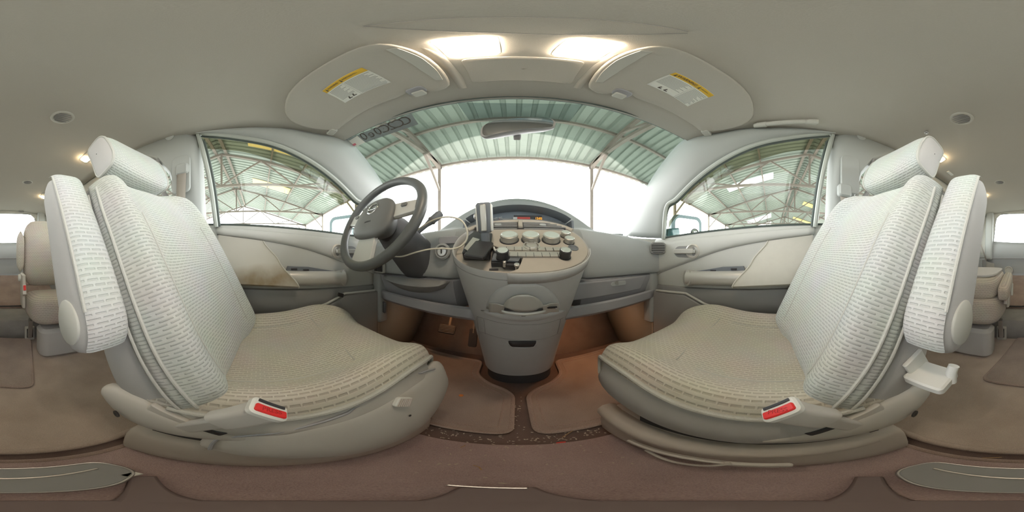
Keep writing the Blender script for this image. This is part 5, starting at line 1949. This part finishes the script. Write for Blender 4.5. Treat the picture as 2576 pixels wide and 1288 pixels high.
# trim by the quarter windows, with a rear belt on the passenger side
for s in (-1, 1):
    qt = thing('quarter_trim', 'grey moulded side trim below the rear quarter window ' + ('on the driver side' if s < 0 else 'on the passenger side'), 'side trim', (s * 0.62, -1.8, -0.53))
    obj('moulding', MB().rbox((s * 0.62, -1.78, -0.22), (0.14, 0.72, 0.40), 0.05), DASH, qt)
    obj('ledge', MB().rbox((s * 0.62, -1.78, 0.0), (0.15, 0.70, 0.06), 0.03), PILLAR, qt)
    obj('speaker_grille', MB().rbox((s * 0.548, -1.98, -0.10), (0.006, 0.10, 0.10), 0.01), TRIM_DK, qt)
    obj('corner_pillar', MB().bar((s * 0.52, -2.13, -0.05), (s * 0.50, -2.13, 0.60), 0.10, 0.07, (0, 1, 0)), PILLAR, qt, bevel=0.02)
rb = thing('rear_seat_belt', 'slack brown belt webbing hanging by the rear quarter window behind the passenger', 'seat belt', (0.50, -1.9, 0.0))
obj('webbing', MB().grid([[V((0.52, -1.55, 0.36)), V((0.52, -1.50, 0.36))], [V((0.49, -1.70, 0.12)), V((0.49, -1.65, 0.12))], [V((0.47, -1.85, -0.06)), V((0.47, -1.80, -0.06))]]), BELT, rb, solid=0.002)
obj('tongue', MB().box((0.495, -1.66, 0.14), (0.01, 0.05, 0.03)), METAL, rb, bevel=0.003)

# ------------------------------------------------------------------ things on the headliner
def ceil_at(px, py, off=0.0):
    d = ray(px, py)
    lo, hi = 0.1, 4.0
    for _ in range(50):
        k = (lo + hi) / 2
        p = d * k
        if p.z < zc(p.x, p.y) - off:
            lo = k
        else:
            hi = k
    return d * lo


def cpt(x, y, off):
    return V((x, y, zc(x, y) - off))


def patch(pts_xy, off, lift, edge=0.006):
    """pad hanging `off` below the headliner and `lift` thick, following its curve"""
    cx_ = sum(p[0] for p in pts_xy) / len(pts_xy)
    cy_ = sum(p[1] for p in pts_xy) / len(pts_xy)
    mb = MB()
    rings = []
    for k, o in ((0.985, off - lift), (1.0, off - lift + edge * 0.5), (1.0, off - edge), (0.992, off - edge * 0.3), (0.97, off), (0.8, off), (0.55, off), (0.3, off), (0.02, off)):
        rings.append([cpt(lerp(cx_, x, k), lerp(cy_, y, k), o) for x, y in pts_xy])
    mb.grid(rings, closed=True)
    mb.add(rings[0], [list(range(len(pts_xy)))])
    return mb


# overhead console with two lit map lamps
oc = thing('overhead_console', 'overhead console on the headliner above the windscreen with two lit map lamps', 'overhead console', (0.015, 0.2, 0.63))
L_ = catmull([ceil_at(*p, 0.004) for p in ((893, 67), (1000, 97), (1085, 132), (1135, 175), (1165, 222))], 5)
R_ = catmull([ceil_at(*p, 0.004) for p in ((1762, 86), (1610, 112), (1530, 150), (1482, 188), (1452, 222))], 5)
rows = []
for a, b in zip(L_, R_):
    rows.append([cpt(lerp(a.x, b.x, i / 14), lerp(a.y, b.y, i / 14), 0.004 if 0 < i < 14 else 0.0005) for i in range(15)])
obj('console_panel', MB().grid(rows), HEADLINER, oc, solid=0.003)
obj('rear_lip', MB().tube([cpt(lerp(L_[0].x, R_[0].x, t), lerp(L_[0].y, R_[0].y, t) + 0.012 * (1 - (2 * t - 1) ** 2) * 0 - 0.002, 0.003) for t in [k / 16 for k in range(17)]], 0.0028, 6), PILLAR, oc)
ln = [ceil_at(*p, 0.0075) for p in ((915, 66), (1010, 73), (1150, 80), (1290, 84), (1450, 88), (1600, 87), (1730, 84))]
obj('lid_groove', MB().tube(catmull(ln, 5), 0.0011, 5), TRIM_DK, oc)
ln = [ceil_at(*p, 0.0075) for p in ((915, 66), (1010, 55), (1150, 45), (1290, 43), (1450, 46), (1600, 58), (1730, 80))]
obj('lid_groove', MB().tube(catmull(ln, 5), 0.0011, 5), TRIM_DK, oc)
for side_, cs in (('left', ((1080, 104), (1130, 146), (1257, 136), (1249, 91))), ('right', ((1388, 138), (1500, 152), (1573, 112), (1437, 95)))):
    pts = rounded([(p.x, p.y) for p in [ceil_at(*c, 0.008) for c in cs]], 0.008)
    lmp = obj('map_lamp', patch(rounded([(lerp(sum(p[0] for p in pts) / len(pts), x, 1.06), lerp(sum(p[1] for p in pts) / len(pts), y, 1.06)) for x, y in pts], 0.001, 1), 0.008, 0.008, 0.002), TRIM, oc)
    obj('lamp_lens', patch(pts, 0.0105, 0.006, 0.002), LAMP, lmp)
pts = rounded([(p.x, p.y) for p in [ceil_at(*c, 0.008) for c in ((1157, 150), (1187, 209), (1438, 213), (1474, 156))]], 0.012)
obj('lower_pad', patch(pts, 0.011, 0.011, 0.004), HEADLINER, oc)
for side_ in (-1, 1):
    q = L_ if side_ < 0 else R_
    obj('side_roll', MB().tube([p + V((0, 0, 0.006)) for p in q[4:]], [0.004 + 0.010 * min(1, k / 8) for k in range(len(q) - 4)], 10), HEADLINER, oc)

VPX = [(716, 270), (726, 236), (760, 200), (802, 171), (850, 143), (905, 119), (955, 110), (1010, 117), (1062, 136), (1102, 165), (1126, 195), (1131, 214), (1112, 226), (1085, 229), (1076, 222), (1058, 219), (1036, 221), (1026, 230), (1000, 244), (950, 262), (900, 288), (862, 315), (842, 327), (790, 324), (745, 312), (722, 292)]
for s in (-1, 1):
    def vx(px, py):
        return (px, py) if s < 0 else (2612 - px, py + (6 if py < 300 else 3))
    pts = [(p.x, p.y) for p in [ceil_at(*vx(*c), 0.020) for c in VPX]]
    pts = [(p.x, p.y) for p in catmull([V((a, b, 0)) for a, b in pts], 2, closed=True)]
    v = thing('sun_visor', 'folded up sun visor above the ' + ('steering wheel' if s < 0 else 'passenger seat') + ', yellow topped warning label on it', 'sun visor', (s * 0.35, 0.2, 0.58), 'folded sun visors')
    obj('visor_panel', patch(pts, 0.026, 0.013, 0.006), HEADLINER, v, angle=60)
    # vanity strip
    st_ = [(p.x, p.y) for p in [ceil_at(*vx(*c), 0.026) for c in ((968, 124), (1000, 121), (1060, 145), (1100, 178), (1114, 200), (1096, 202), (1060, 178), (1010, 146))]]
    obj('vanity_flap', patch(st_, 0.029, 0.005, 0.002), TRIM, v)
    # finger notch and clip
    c = ceil_at(*vx(1047, 228), 0.024)
    cl = obj('clip_recess', MB().rbox(c, (0.050, 0.034, 0.010), 0.012), DASHLOW, v)
    obj('retaining_clip', MB().rbox(c + V((0, 0.012, -0.006)), (0.034, 0.024, 0.012), 0.005), TRIM, cl)
    c = ceil_at(*vx(835, 330), 0.012)
    obj('pivot_block', MB().rbox(c, (0.05, 0.03, 0.022), 0.010), TRIM, v)
    # warning label
    cs = [(810, 229), (909, 170), (984, 207), (868, 259)] if s < 0 else [(1700, 182), (1797, 240), (1730, 268), (1627, 212)]
    q = [ceil_at(*c, 0.0268) for c in cs]

    def lab(u, w, h=0.0):
        a, b = q[0].lerp(q[1], u), q[3].lerp(q[2], u)
        p = a.lerp(b, w)
        return cpt(p.x, p.y, 0.0268 + h)

    lb_ = obj('warning_label', MB().grid([[lab(i / 8, j / 6) for i in range(9)] for j in range(7)]), LABELW, v, solid=0.0004)
    obj('label_header', MB().grid([[lab(i / 8, 0.005 + 0.19 * j / 2, 0.0005) for i in range(9)] for j in range(3)]), LABELY, lb_, solid=0.0003)
    split = 0.58 if s > 0 else 0.42
    obj('label_divider', MB().grid([[lab(split, 0.2 + 0.8 * j / 3, 0.0004), lab(split + 0.006, 0.2 + 0.8 * j / 3, 0.0004)] for j in range(4)]), INKG, lb_)
    ex = (lab(1, .1) - lab(0, .1)).normalized()
    ey = (lab(.5, 0) - lab(.5, 1))
    ey = (ey - ex * ey.dot(ex)).normalized()
    hs = (lab(0.5, 0) - lab(0.5, 0.2)).length
    wl = (lab(1, .1) - lab(0, .1)).length
    for body, u in (('WARNING', 0.05), ('AVERTISSEMENT', split + 0.03)):
        p0 = lab(u, 0.1, 0.0012)
        tri = [lab(u, 0.165, 0.0010), lab(u + 0.045, 0.165, 0.0010), lab(u + 0.0225, 0.03, 0.0010)]
        obj('warning_triangle', MB().prism(tri, (0, 0, 0.0003)), INK, lb_)
        fit = (split - 0.12) * wl if body == 'WARNING' else (1 - split - 0.12) * wl
        size = min(hs * 0.78, fit / (len(body) * 0.72))
        text('header_lettering', body, size, (lab(u + 0.06, 0.1, 0.0010), ex, ey), INK, lb_, 0.0002, 'LEFT')
    m = MB()
    rnd = random.Random(5)
    for (u0, u1, rows_, w1) in ((0.04, split - 0.03, 12, 0.80), (split + 0.03, 0.97, 15, 0.95)):
        for k in range(rows_):
            w = lerp(0.25, w1, k / (rows_ - 1))
            if s > 0 and u0 < 0.1 and w > 0.72:
                continue
            ue = u1 - (rnd.random() * 0.12 if k % 3 else 0)
            m.grid([[lab(lerp(u0, ue, i / 3), w, 0.0005) for i in range(4)], [lab(lerp(u0, ue, i / 3), w + 0.022, 0.0005) for i in range(4)]])
    obj('small_print', m, INKG, lb_, kind='stuff')
    for k, (u, w) in enumerate(((0.22, 0.90), (0.34, 0.90)) if s > 0 else ((0.20, 0.90), (0.31, 0.88))):
        pp = [(-.04, .05), (.045, .05), (.04, .015), (.0, .02), (.012, -.06), (-.01, -.075), (-.03, -.02)]
        obj('seat_pictogram', MB().prism([lab(u + a_, w + b_, 0.0006) for a_, b_ in pp], (0, 0, 0.0003)), INK, lb_)

# grab handle over the passenger window
gh = thing('grab_handle', 'long grey grab handle on the headliner edge above the passenger window', 'grab handle', ceil_at(1980, 310))
pa, pb = ceil_at(1897, 316, 0.020), ceil_at(2058, 306, 0.020)
gp = [pa.lerp(pb, k / 10) + V((-0.004 * sin(pi * k / 10), 0, -0.006 * sin(pi * k / 10))) for k in range(11)]
obj('handle_bar', MB().tube(gp[2:9], 0.011, 12), TRIM, gh)
for k0, k1 in ((0, 2), (8, 10)):
    obj('handle_mount', MB().tube([gp[k0], gp[k0].lerp(gp[k1], 0.3), gp[k1]], [0.008, 0.0125, 0.0125], 12), TRIM, gh)
    obj('mount_plate', MB().rbox(gp[(k0 + k1) // 2] + V((0.012, 0, 0.008)), (0.02, 0.05, 0.02), 0.008), TRIM, gh)

# round air vents
for px, py, w in ((158, 295, 'above the driver head restraint'), (2418, 298, 'above the passenger head restraint'), (70, 458, 'further back, over the upright rear seat'), (2514, 458, 'further back, over the folded rear seat')):
    p = ceil_at(px, py, 0.004)
    v = thing('roof_vent', 'round grey air vent in the headliner ' + w, 'air vent', p, 'round roof vents')
    obj('vent_ring', MB().lathe([(0.047, -0.004), (0.046, 0.003), (0.040, 0.006), (0.034, 0.004), (0.033, -0.003), (0.002, -0.003)], p, (0, 0, -1), 32), TRIM, v)
    md = obj('vent_mouth', MB().lathe([(0.033, -0.002), (0.033, 0.0), (0.002, 0.0)], p, (0, 0, -1), 28), CLUSTER, v)
    for k in range(5):
        yy = -0.024 + 0.012 * k
        L = 2 * sqrt(0.033 ** 2 - yy * yy)
        obj('vent_slat', MB().box(p + V((0, yy, -0.003)), (L, 0.007, 0.002), Matrix.Rotation(radians(35), 3, 'X')), TRIM_DK, md)
# reading lamps
for px, py, w in ((215, 400, 'beside the driver head restraint'), (2365, 400, 'beside the passenger head restraint'), (108, 495, 'far back past the driver seat'), (2476, 493, 'far back past the passenger seat')):
    p = ceil_at(px, py, 0.010)
    s = -1 if p.x < 0 else 1
    v = thing('reading_lamp', 'small lit reading lamp on the headliner ' + w, 'reading lamp', p, 'lit reading lamps')
    R = Matrix.Rotation(radians(s * 18), 3, 'Y')
    obj('lamp_housing', MB().rbox(p + V((0, 0.06 if abs(p.y) < 1 else 0.03, 0.004)), (0.055, 0.19 if abs(p.y) < 1 else 0.12, 0.012), 0.02, R), HEADLINER, v)
    ln_ = obj('lamp_lens', MB().rbox(p + V((0, 0, -0.006)), (0.034, 0.040, 0.010), 0.008, R), LAMP2, v)
    if px == 2365:
        for k in (0, 1):
            c = ceil_at(2330 + 8 * k, 333 + 16 * k, 0.012)
            obj('jack_socket', MB().lathe([(0.009, 0), (0.009, 0.010), (0.006, 0.012), (0.002, 0.008)], c, (-0.3, 0.3, -1), 16), METAL, v)
        obj('switch_tab', MB().rbox(ceil_at(2390, 436, 0.008), (0.022, 0.07, 0.008), 0.004), WHITE, v)

# ------------------------------------------------------------------ interior mirror, windscreen stickers
mo = [(1208, 335), (1213, 319), (1235, 308), (1290, 300), (1350, 296), (1384, 298), (1397, 307), (1396, 317), (1386, 323), (1300, 331), (1236, 343), (1214, 345)]
YM = 0.50
mp = [at(a, b, y=YM) for a, b in mo]
mp = catmull(mp, 3, closed=True)
mc_ = sum(mp, V((0, 0, 0))) / len(mp)
im = thing('rear_view_mirror', 'wide interior mirror hanging from the middle of the windscreen', 'mirror', mc_ - V((0, 0, 0.03)))
MN = V((0, -1, -0.25)).normalized()


def mring(k, d_):
    return [mc_ + (p - mc_) * k + V((0, d_, 0)) for p in mp]


obj('mirror_housing', MB().loft([mring(0.96, -0.004), mring(1.0, 0.0), mring(0.98, 0.012), mring(0.8, 0.030), mring(0.4, 0.036)]), TRIM_DK, im, angle=60)
obj('mirror_pane', MB().loft([mring(0.93, -0.006), mring(0.93, -0.003)]), mat('dim_mirror_glass', (0.55, 0.57, 0.60), 0.12, metal=1.0), im)
stp = at(1301, 341, y=0.545)
obj('mirror_stem', MB().tube([mc_ + V((0, 0.03, 0.0)), mc_.lerp(stp, 0.6) + V((0, 0.03, 0)), stp], 0.009, 10), TRIM_DK, im)
sy = ws(0, 0.28)
obj('mirror_foot', MB().rbox(stp + V((0, 0.008, -0.002)), (0.026, 0.020, 0.022), 0.005), TRIM_DK, im)
obj('stem_root', MB().tube([stp, V((stp.x, sy.y - 0.005, sy.z - 0.002))], 0.008, 8), TRIM_DK, im)

wm = MB()
rows = [[ws(-1 + 2 * i / 60, j / 60) for i in range(61)] for j in range(61)]
wm.grid(rows)
WT = bvh(wm)


def wq(cs, nu, nv, off=-0.004):
    g = []
    for j in range(nv + 1):
        r = []
        for i in range(nu + 1):
            a = (lerp(cs[0][0], cs[1][0], i / nu), lerp(cs[0][1], cs[1][1], i / nu))
            b = (lerp(cs[3][0], cs[2][0], i / nu), lerp(cs[3][1], cs[2][1], i / nu))
            p = (lerp(a[0], b[0], j / nv), lerp(a[1], b[1], j / nv))
            h_ = None
            for dy in [q * w_ for q in range(0, 45) for w_ in (1, -1)]:
                h_ = hit(WT, p[0], p[1] + dy, 0.003)
                if h_ is not None:
                    break
            r.append(h_)
        g.append(r)
    return g


fs = [(872, 350), (1035, 285), (1053, 312), (884, 370)]
fg = wq(fs, 12, 3)
fl = thing('windscreen_strip', 'smoky strip with mirrored dark characters in the top corner of the windscreen', 'sticker', fg[1][6] - V((0, 0, 0.05)))
obj('film', MB().grid(fg), G_STICK, fl)
CH = 'CC2C0e0'
for k, ch in enumerate(CH):
    u = 0.87 - 0.106 * k
    px = lerp(lerp(fs[0][0], fs[1][0], u), lerp(fs[3][0], fs[2][0], u), 0.45)
    py = lerp(lerp(fs[0][1], fs[1][1], u), lerp(fs[3][1], fs[2][1], u), 0.38)
    p = hit(WT, px, py, 0.0045)
    p2 = hit(WT, px - 8, py + 3.1, 0.0045)
    p3 = hit(WT, px + 3, py + 6, 0.0045)
    if p and p2 and p3:
        exx = (p2 - p).normalized()
        eyy = (p - p3)
        eyy = (eyy - exx * eyy.dot(exx)).normalized()
        text('lettering', ch, 0.058, (p, exx, eyy), INK, fl, 0.0002)
sg = wq([(873, 358), (900, 341), (920, 357), (890, 373)], 3, 3)
sk_ = thing('windscreen_sticker', 'small white paper sticker with pink mark in the corner of the windscreen', 'sticker', sg[1][1] - V((0, 0, 0.02)))
obj('sticker_paper', MB().grid([[p + V((0, -0.002, -0.001)) for p in r] for r in sg]), LABELW, sk_)
pg = wq([(884, 365), (895, 359), (899, 363), (888, 369)], 2, 2)
obj('pink_mark', MB().grid([[p + V((0, -0.0035, -0.002)) for p in r] for r in pg]), mat('pink_ink', (0.75, 0.22, 0.30), 0.6), sk_)
tg_ = wq([(1150, 258), (1468, 262), (1432, 306), (1182, 304)], 16, 4)
obj('sensor_shade', MB().grid(tg_), glass('shade_dots', (0.55, 0.60, 0.62), 0.03), label='darker dotted shade patch on the windscreen behind the interior mirror', cat='shade patch')

# ------------------------------------------------------------------ front seat belts
for s in (-1, 1):
    px, py = (460, 427) if s < 0 else (2124, 480)
    p = at(px, py, x=s * 0.600)
    b = thing('seat_belt', 'brown seat belt hanging from a high guide on the driver pillar' if s < 0 else 'brown seat belt hanging from a lower guide on the passenger pillar', 'seat belt', p - V((0, 0, 0.4)), 'front seat belts')
    R = Matrix(((0.0, 0.0, float(-s)), (1.0, 0.0, 0.0), (0.0, 1.0, 0.0)))
    obj('guide_cover', MB().rbox(p, (0.058, 0.062, 0.032), 0.016, R, n=5), PILLAR, b)
    w0 = p + V((0, 0, -0.028))
    rows = []
    for k in range(9):
        t_ = k / 8
        zz = lerp(w0.z, 0.09, t_)
        xx = s * min(XG - XS * max(zz, 0.1) - 0.055, 0.586 + 0.07 * (0.40 - zz))
        yy = lerp(w0.y, -0.325, t_)
        rows.append([V((xx, yy - 0.021, zz)), V((xx - s * 0.001, yy, zz)), V((xx, yy + 0.021, zz))])
    obj('webbing', MB().grid(rows), BELT, b, solid=0.0016)
    if s < 0:
        obj('belt_stop', MB().lathe([(0.008, 0), (0.008, 0.003), (0.003, 0.004)], at(490, 545, x=-0.655), (1, 0, 0), 14), WHITE, b)
    obj('latch_plate', MB().rbox(V((s * 0.655, -0.265, 0.085)), (0.045, 0.05, 0.012), 0.008, R), SEATPL, b)

# ------------------------------------------------------------------ pedals, lamps in the footwells
pdl = thing('brake_pedal', 'ribbed brake pedal hanging under the driver side of the dashboard', 'pedal', (-0.37, 0.9, -0.46))
c = at(1124, 828, y=0.86)
RP = Matrix.Rotation(radians(-35), 3, 'X') @ Matrix.Rotation(radians(90), 3, 'X')
obj('pedal_pad', MB().rbox(c, (0.105, 0.058, 0.012), 0.010, RP), BLACK2, pdl)
for k in range(6):
    obj('pad_rib', MB().box(c + RP @ V((0, -0.022 + k * 0.009, 0.007)), (0.09, 0.0035, 0.003), RP), COLUMN, pdl)
obj('pedal_arm', MB().tube(catmull([c + V((0.01, 0.012, 0.01)), c + V((0.012, 0.05, 0.10)), c + V((0.015, 0.06, 0.18))], 5), 0.008, 8), STEEL, pdl)
pdl = thing('accelerator_pedal', 'narrow accelerator pedal beside the console foot', 'pedal', (-0.2, 0.92, -0.55))
c = at(1190, 850, y=0.90)
obj('pedal_pad', MB().rbox(c, (0.050, 0.12, 0.012), 0.010, Matrix.Rotation(radians(-20), 3, 'X') @ Matrix.Rotation(radians(90), 3, 'X')), BLACK2, pdl)
obj('pedal_arm', MB().tube(catmull([c + V((0, 0.01, 0.03)), c + V((0, 0.05, 0.14)), c + V((0, 0.06, 0.24))], 5), 0.007, 8), STEEL, pdl)

for s, pw in ((-1, 0.14), (1, 0.36)):
    fl_ = thing('footwell_lamp', 'small warm lamp under the dashboard lighting the ' + ('driver' if s < 0 else 'passenger') + ' footwell', 'lamp', (s * 0.36, 0.80, -0.26))
    obj('lamp_body', MB().rbox((s * 0.36, 0.80, -0.252), (0.06, 0.04, 0.012), 0.008), TRIM_DK, fl_)
    ld = bpy.data.lights.new('footwell_light', 'AREA')
    ld.shape = 'RECTANGLE'
    ld.size, ld.size_y = 0.05, 0.03
    ld.energy = pw
    ld.color = (1.0, 0.45, 0.18)
    lo = bpy.data.objects.new('footwell_light', ld)
    COL.objects.link(lo)
    lo.location = (s * 0.36, 0.80, H - 0.262)
    lo.rotation_euler = (radians(12), 0, 0)

# ------------------------------------------------------------------ litter on the carpet
rnd = random.Random(11)
m = MB()
for k in range(205):
    if k < 150:
        x, y = rnd.uniform(-0.26, 0.32), rnd.gauss(0.332, 0.016)
        z = -0.7042 if 0.308 < y < 0.358 else -0.6925
    elif k < 175:
        x, y = rnd.uniform(-0.008, 0.022), rnd.uniform(0.38, 0.60)
        z = -0.7042
    else:
        x, y = rnd.uniform(-0.15, 0.15), rnd.uniform(0.12, 0.30)
        z = -0.6935
    a = rnd.uniform(0, pi)
    L, W = rnd.uniform(0.0012, 0.0042), rnd.uniform(0.0008, 0.0022)
    ca, sa = cos(a), sin(a)
    q = [V((x + ca * u - sa * w, y + sa * u + ca * w, z + rnd.uniform(0, 0.0015))) for u, w in ((-L, -W), (L * 0.8, -W * 0.7), (L, W), (-L * 0.5, W * 1.1))]
    m.prism(q, (0, 0, 0.0012))
obj('crumbs', m, mat('pale_crumbs', (0.62, 0.55, 0.46), 0.9), smooth=False, label='pale crumbs and grit scattered on the carpet between the front seats', cat='crumbs', kind='stuff')
c = at(1410, 1114, z=-0.702)
pts = [(-0.010, -0.002), (-0.002, -0.006), (0.009, -0.003), (0.012, 0.003), (0.002, 0.005), (-0.007, 0.003)]
obj('red_scrap', MB().prism([c + V((x, y, 0.001 * (k % 2))) for k, (x, y) in enumerate(pts)], (0, 0, 0.0012)), mat('red_leaf', (0.80, 0.06, 0.05), 0.6), label='small bright red scrap on the carpet behind the passenger floor mat', cat='scrap')
c = at(1160, 995, z=-0.692)
obj('orange_disc', MB().lathe([(0.008, 0), (0.009, 0.001), (0.008, 0.002), (0.001, 0.002)], c, (0, 0, 1), 20), mat('orange_disc', (0.70, 0.26, 0.08), 0.4), label='tiny orange disc on the driver floor mat', cat='disc')
c = at(78, 903, z=-0.690)
lf = [(-0.012, -0.02), (0.0, -0.008), (0.012, 0.0), (0.016, 0.022), (0.002, 0.018), (-0.010, 0.004)]
obj('dry_leaf', MB().prism([c + V((x, y, 0.004 * (k % 2))) for k, (x, y) in enumerate(lf)], (0, 0, 0.0015)), mat('dry_leaf', (0.55, 0.30, 0.10), 0.8), label='curled dry leaf on the floor beside the rear mat', cat='leaf')
for (pa_, pb_, lb_) in (((1158, 1126), (1170, 1120), 'short dry twig on the tunnel carpet near the driver seat'), ((1190, 1170), (1212, 1182), 'long thin dry straw on the tunnel carpet'), ((2470, 1152), (2520, 1150), 'dry straw lying along the rolled carpet edge behind the passenger seat'), ((1415, 1100), (1440, 1084), 'pale dry stalk lying near the red scrap')):
    a, b = at(*pa_, z=-0.691), at(*pb_, z=-0.691)
    obj('dry_straw', MB().tube([a, a.lerp(b, 0.5) + V((0.002, 0.002, 0.002)), b], 0.0012, 6), mat('straw', (0.50, 0.33, 0.17), 0.8), label=lb_, cat='straw', group='bits of dry straw')

# ------------------------------------------------------------------ low camera stand on the carpet
cs_ = thing('camera_stand', 'low black camera stand with a grey plate on the carpet between the seats', 'stand', (0, -0.06, -0.694))
STG = mat('stand_grey_plastic', (0.30, 0.31, 0.32), 0.45)
STH = mat('stand_hub_plastic', (0.22, 0.17, 0.17), 0.6)
obj('hub', MB().lathe([(0.048, -0.690), (0.046, -0.680), (0.020, -0.676), (0.002, -0.675)], (0, 0, 0), (0, 0, 1), 30), STH, cs_)
pts = rounded([(-0.125, -0.185), (0.125, -0.185), (0.135, -0.12), (0.06, -0.078), (-0.06, -0.078), (-0.135, -0.12)], 0.05, 6)
pl_ = obj('plate', MB().prism([V((x, y, -0.690)) for x, y in pts], (0, 0, 0.016)), STG, cs_, bevel=0.005)
obj('plate_rim', MB().tube([V((x * 0.97, y * 0.97 - 0.004, -0.674)) for x, y in pts], 0.0022, 6, closed=True), METAL, pl_)
obj('plate_ridge', MB().tube(catmull([V((-0.10, -0.155, -0.673)), V((0, -0.14, -0.673)), V((0.10, -0.155, -0.673))], 6), 0.003, 6), SILV, pl_)
obj('leg', MB().bar((0, 0.03, -0.684), (-0.012, 0.102, -0.688), 0.05, 0.010), STH, cs_, bevel=0.003)
obj('leg_tip', MB().bar((-0.047, 0.104, -0.683), (0.008, 0.100, -0.683), 0.005, 0.005), METAL, cs_, bevel=0.001)
obj('leg', MB().bar((-0.03, -0.02, -0.684), (-0.115, -0.10, -0.688), 0.026, 0.010), STH, cs_, bevel=0.003)
obj('leg', MB().bar((0.03, -0.02, -0.684), (0.125, -0.085, -0.688), 0.026, 0.010), STH, cs_, bevel=0.003)
obj('clip', MB().rbox((-0.112, -0.112, -0.680), (0.022, 0.014, 0.012), 0.003), WHITE, cs_)
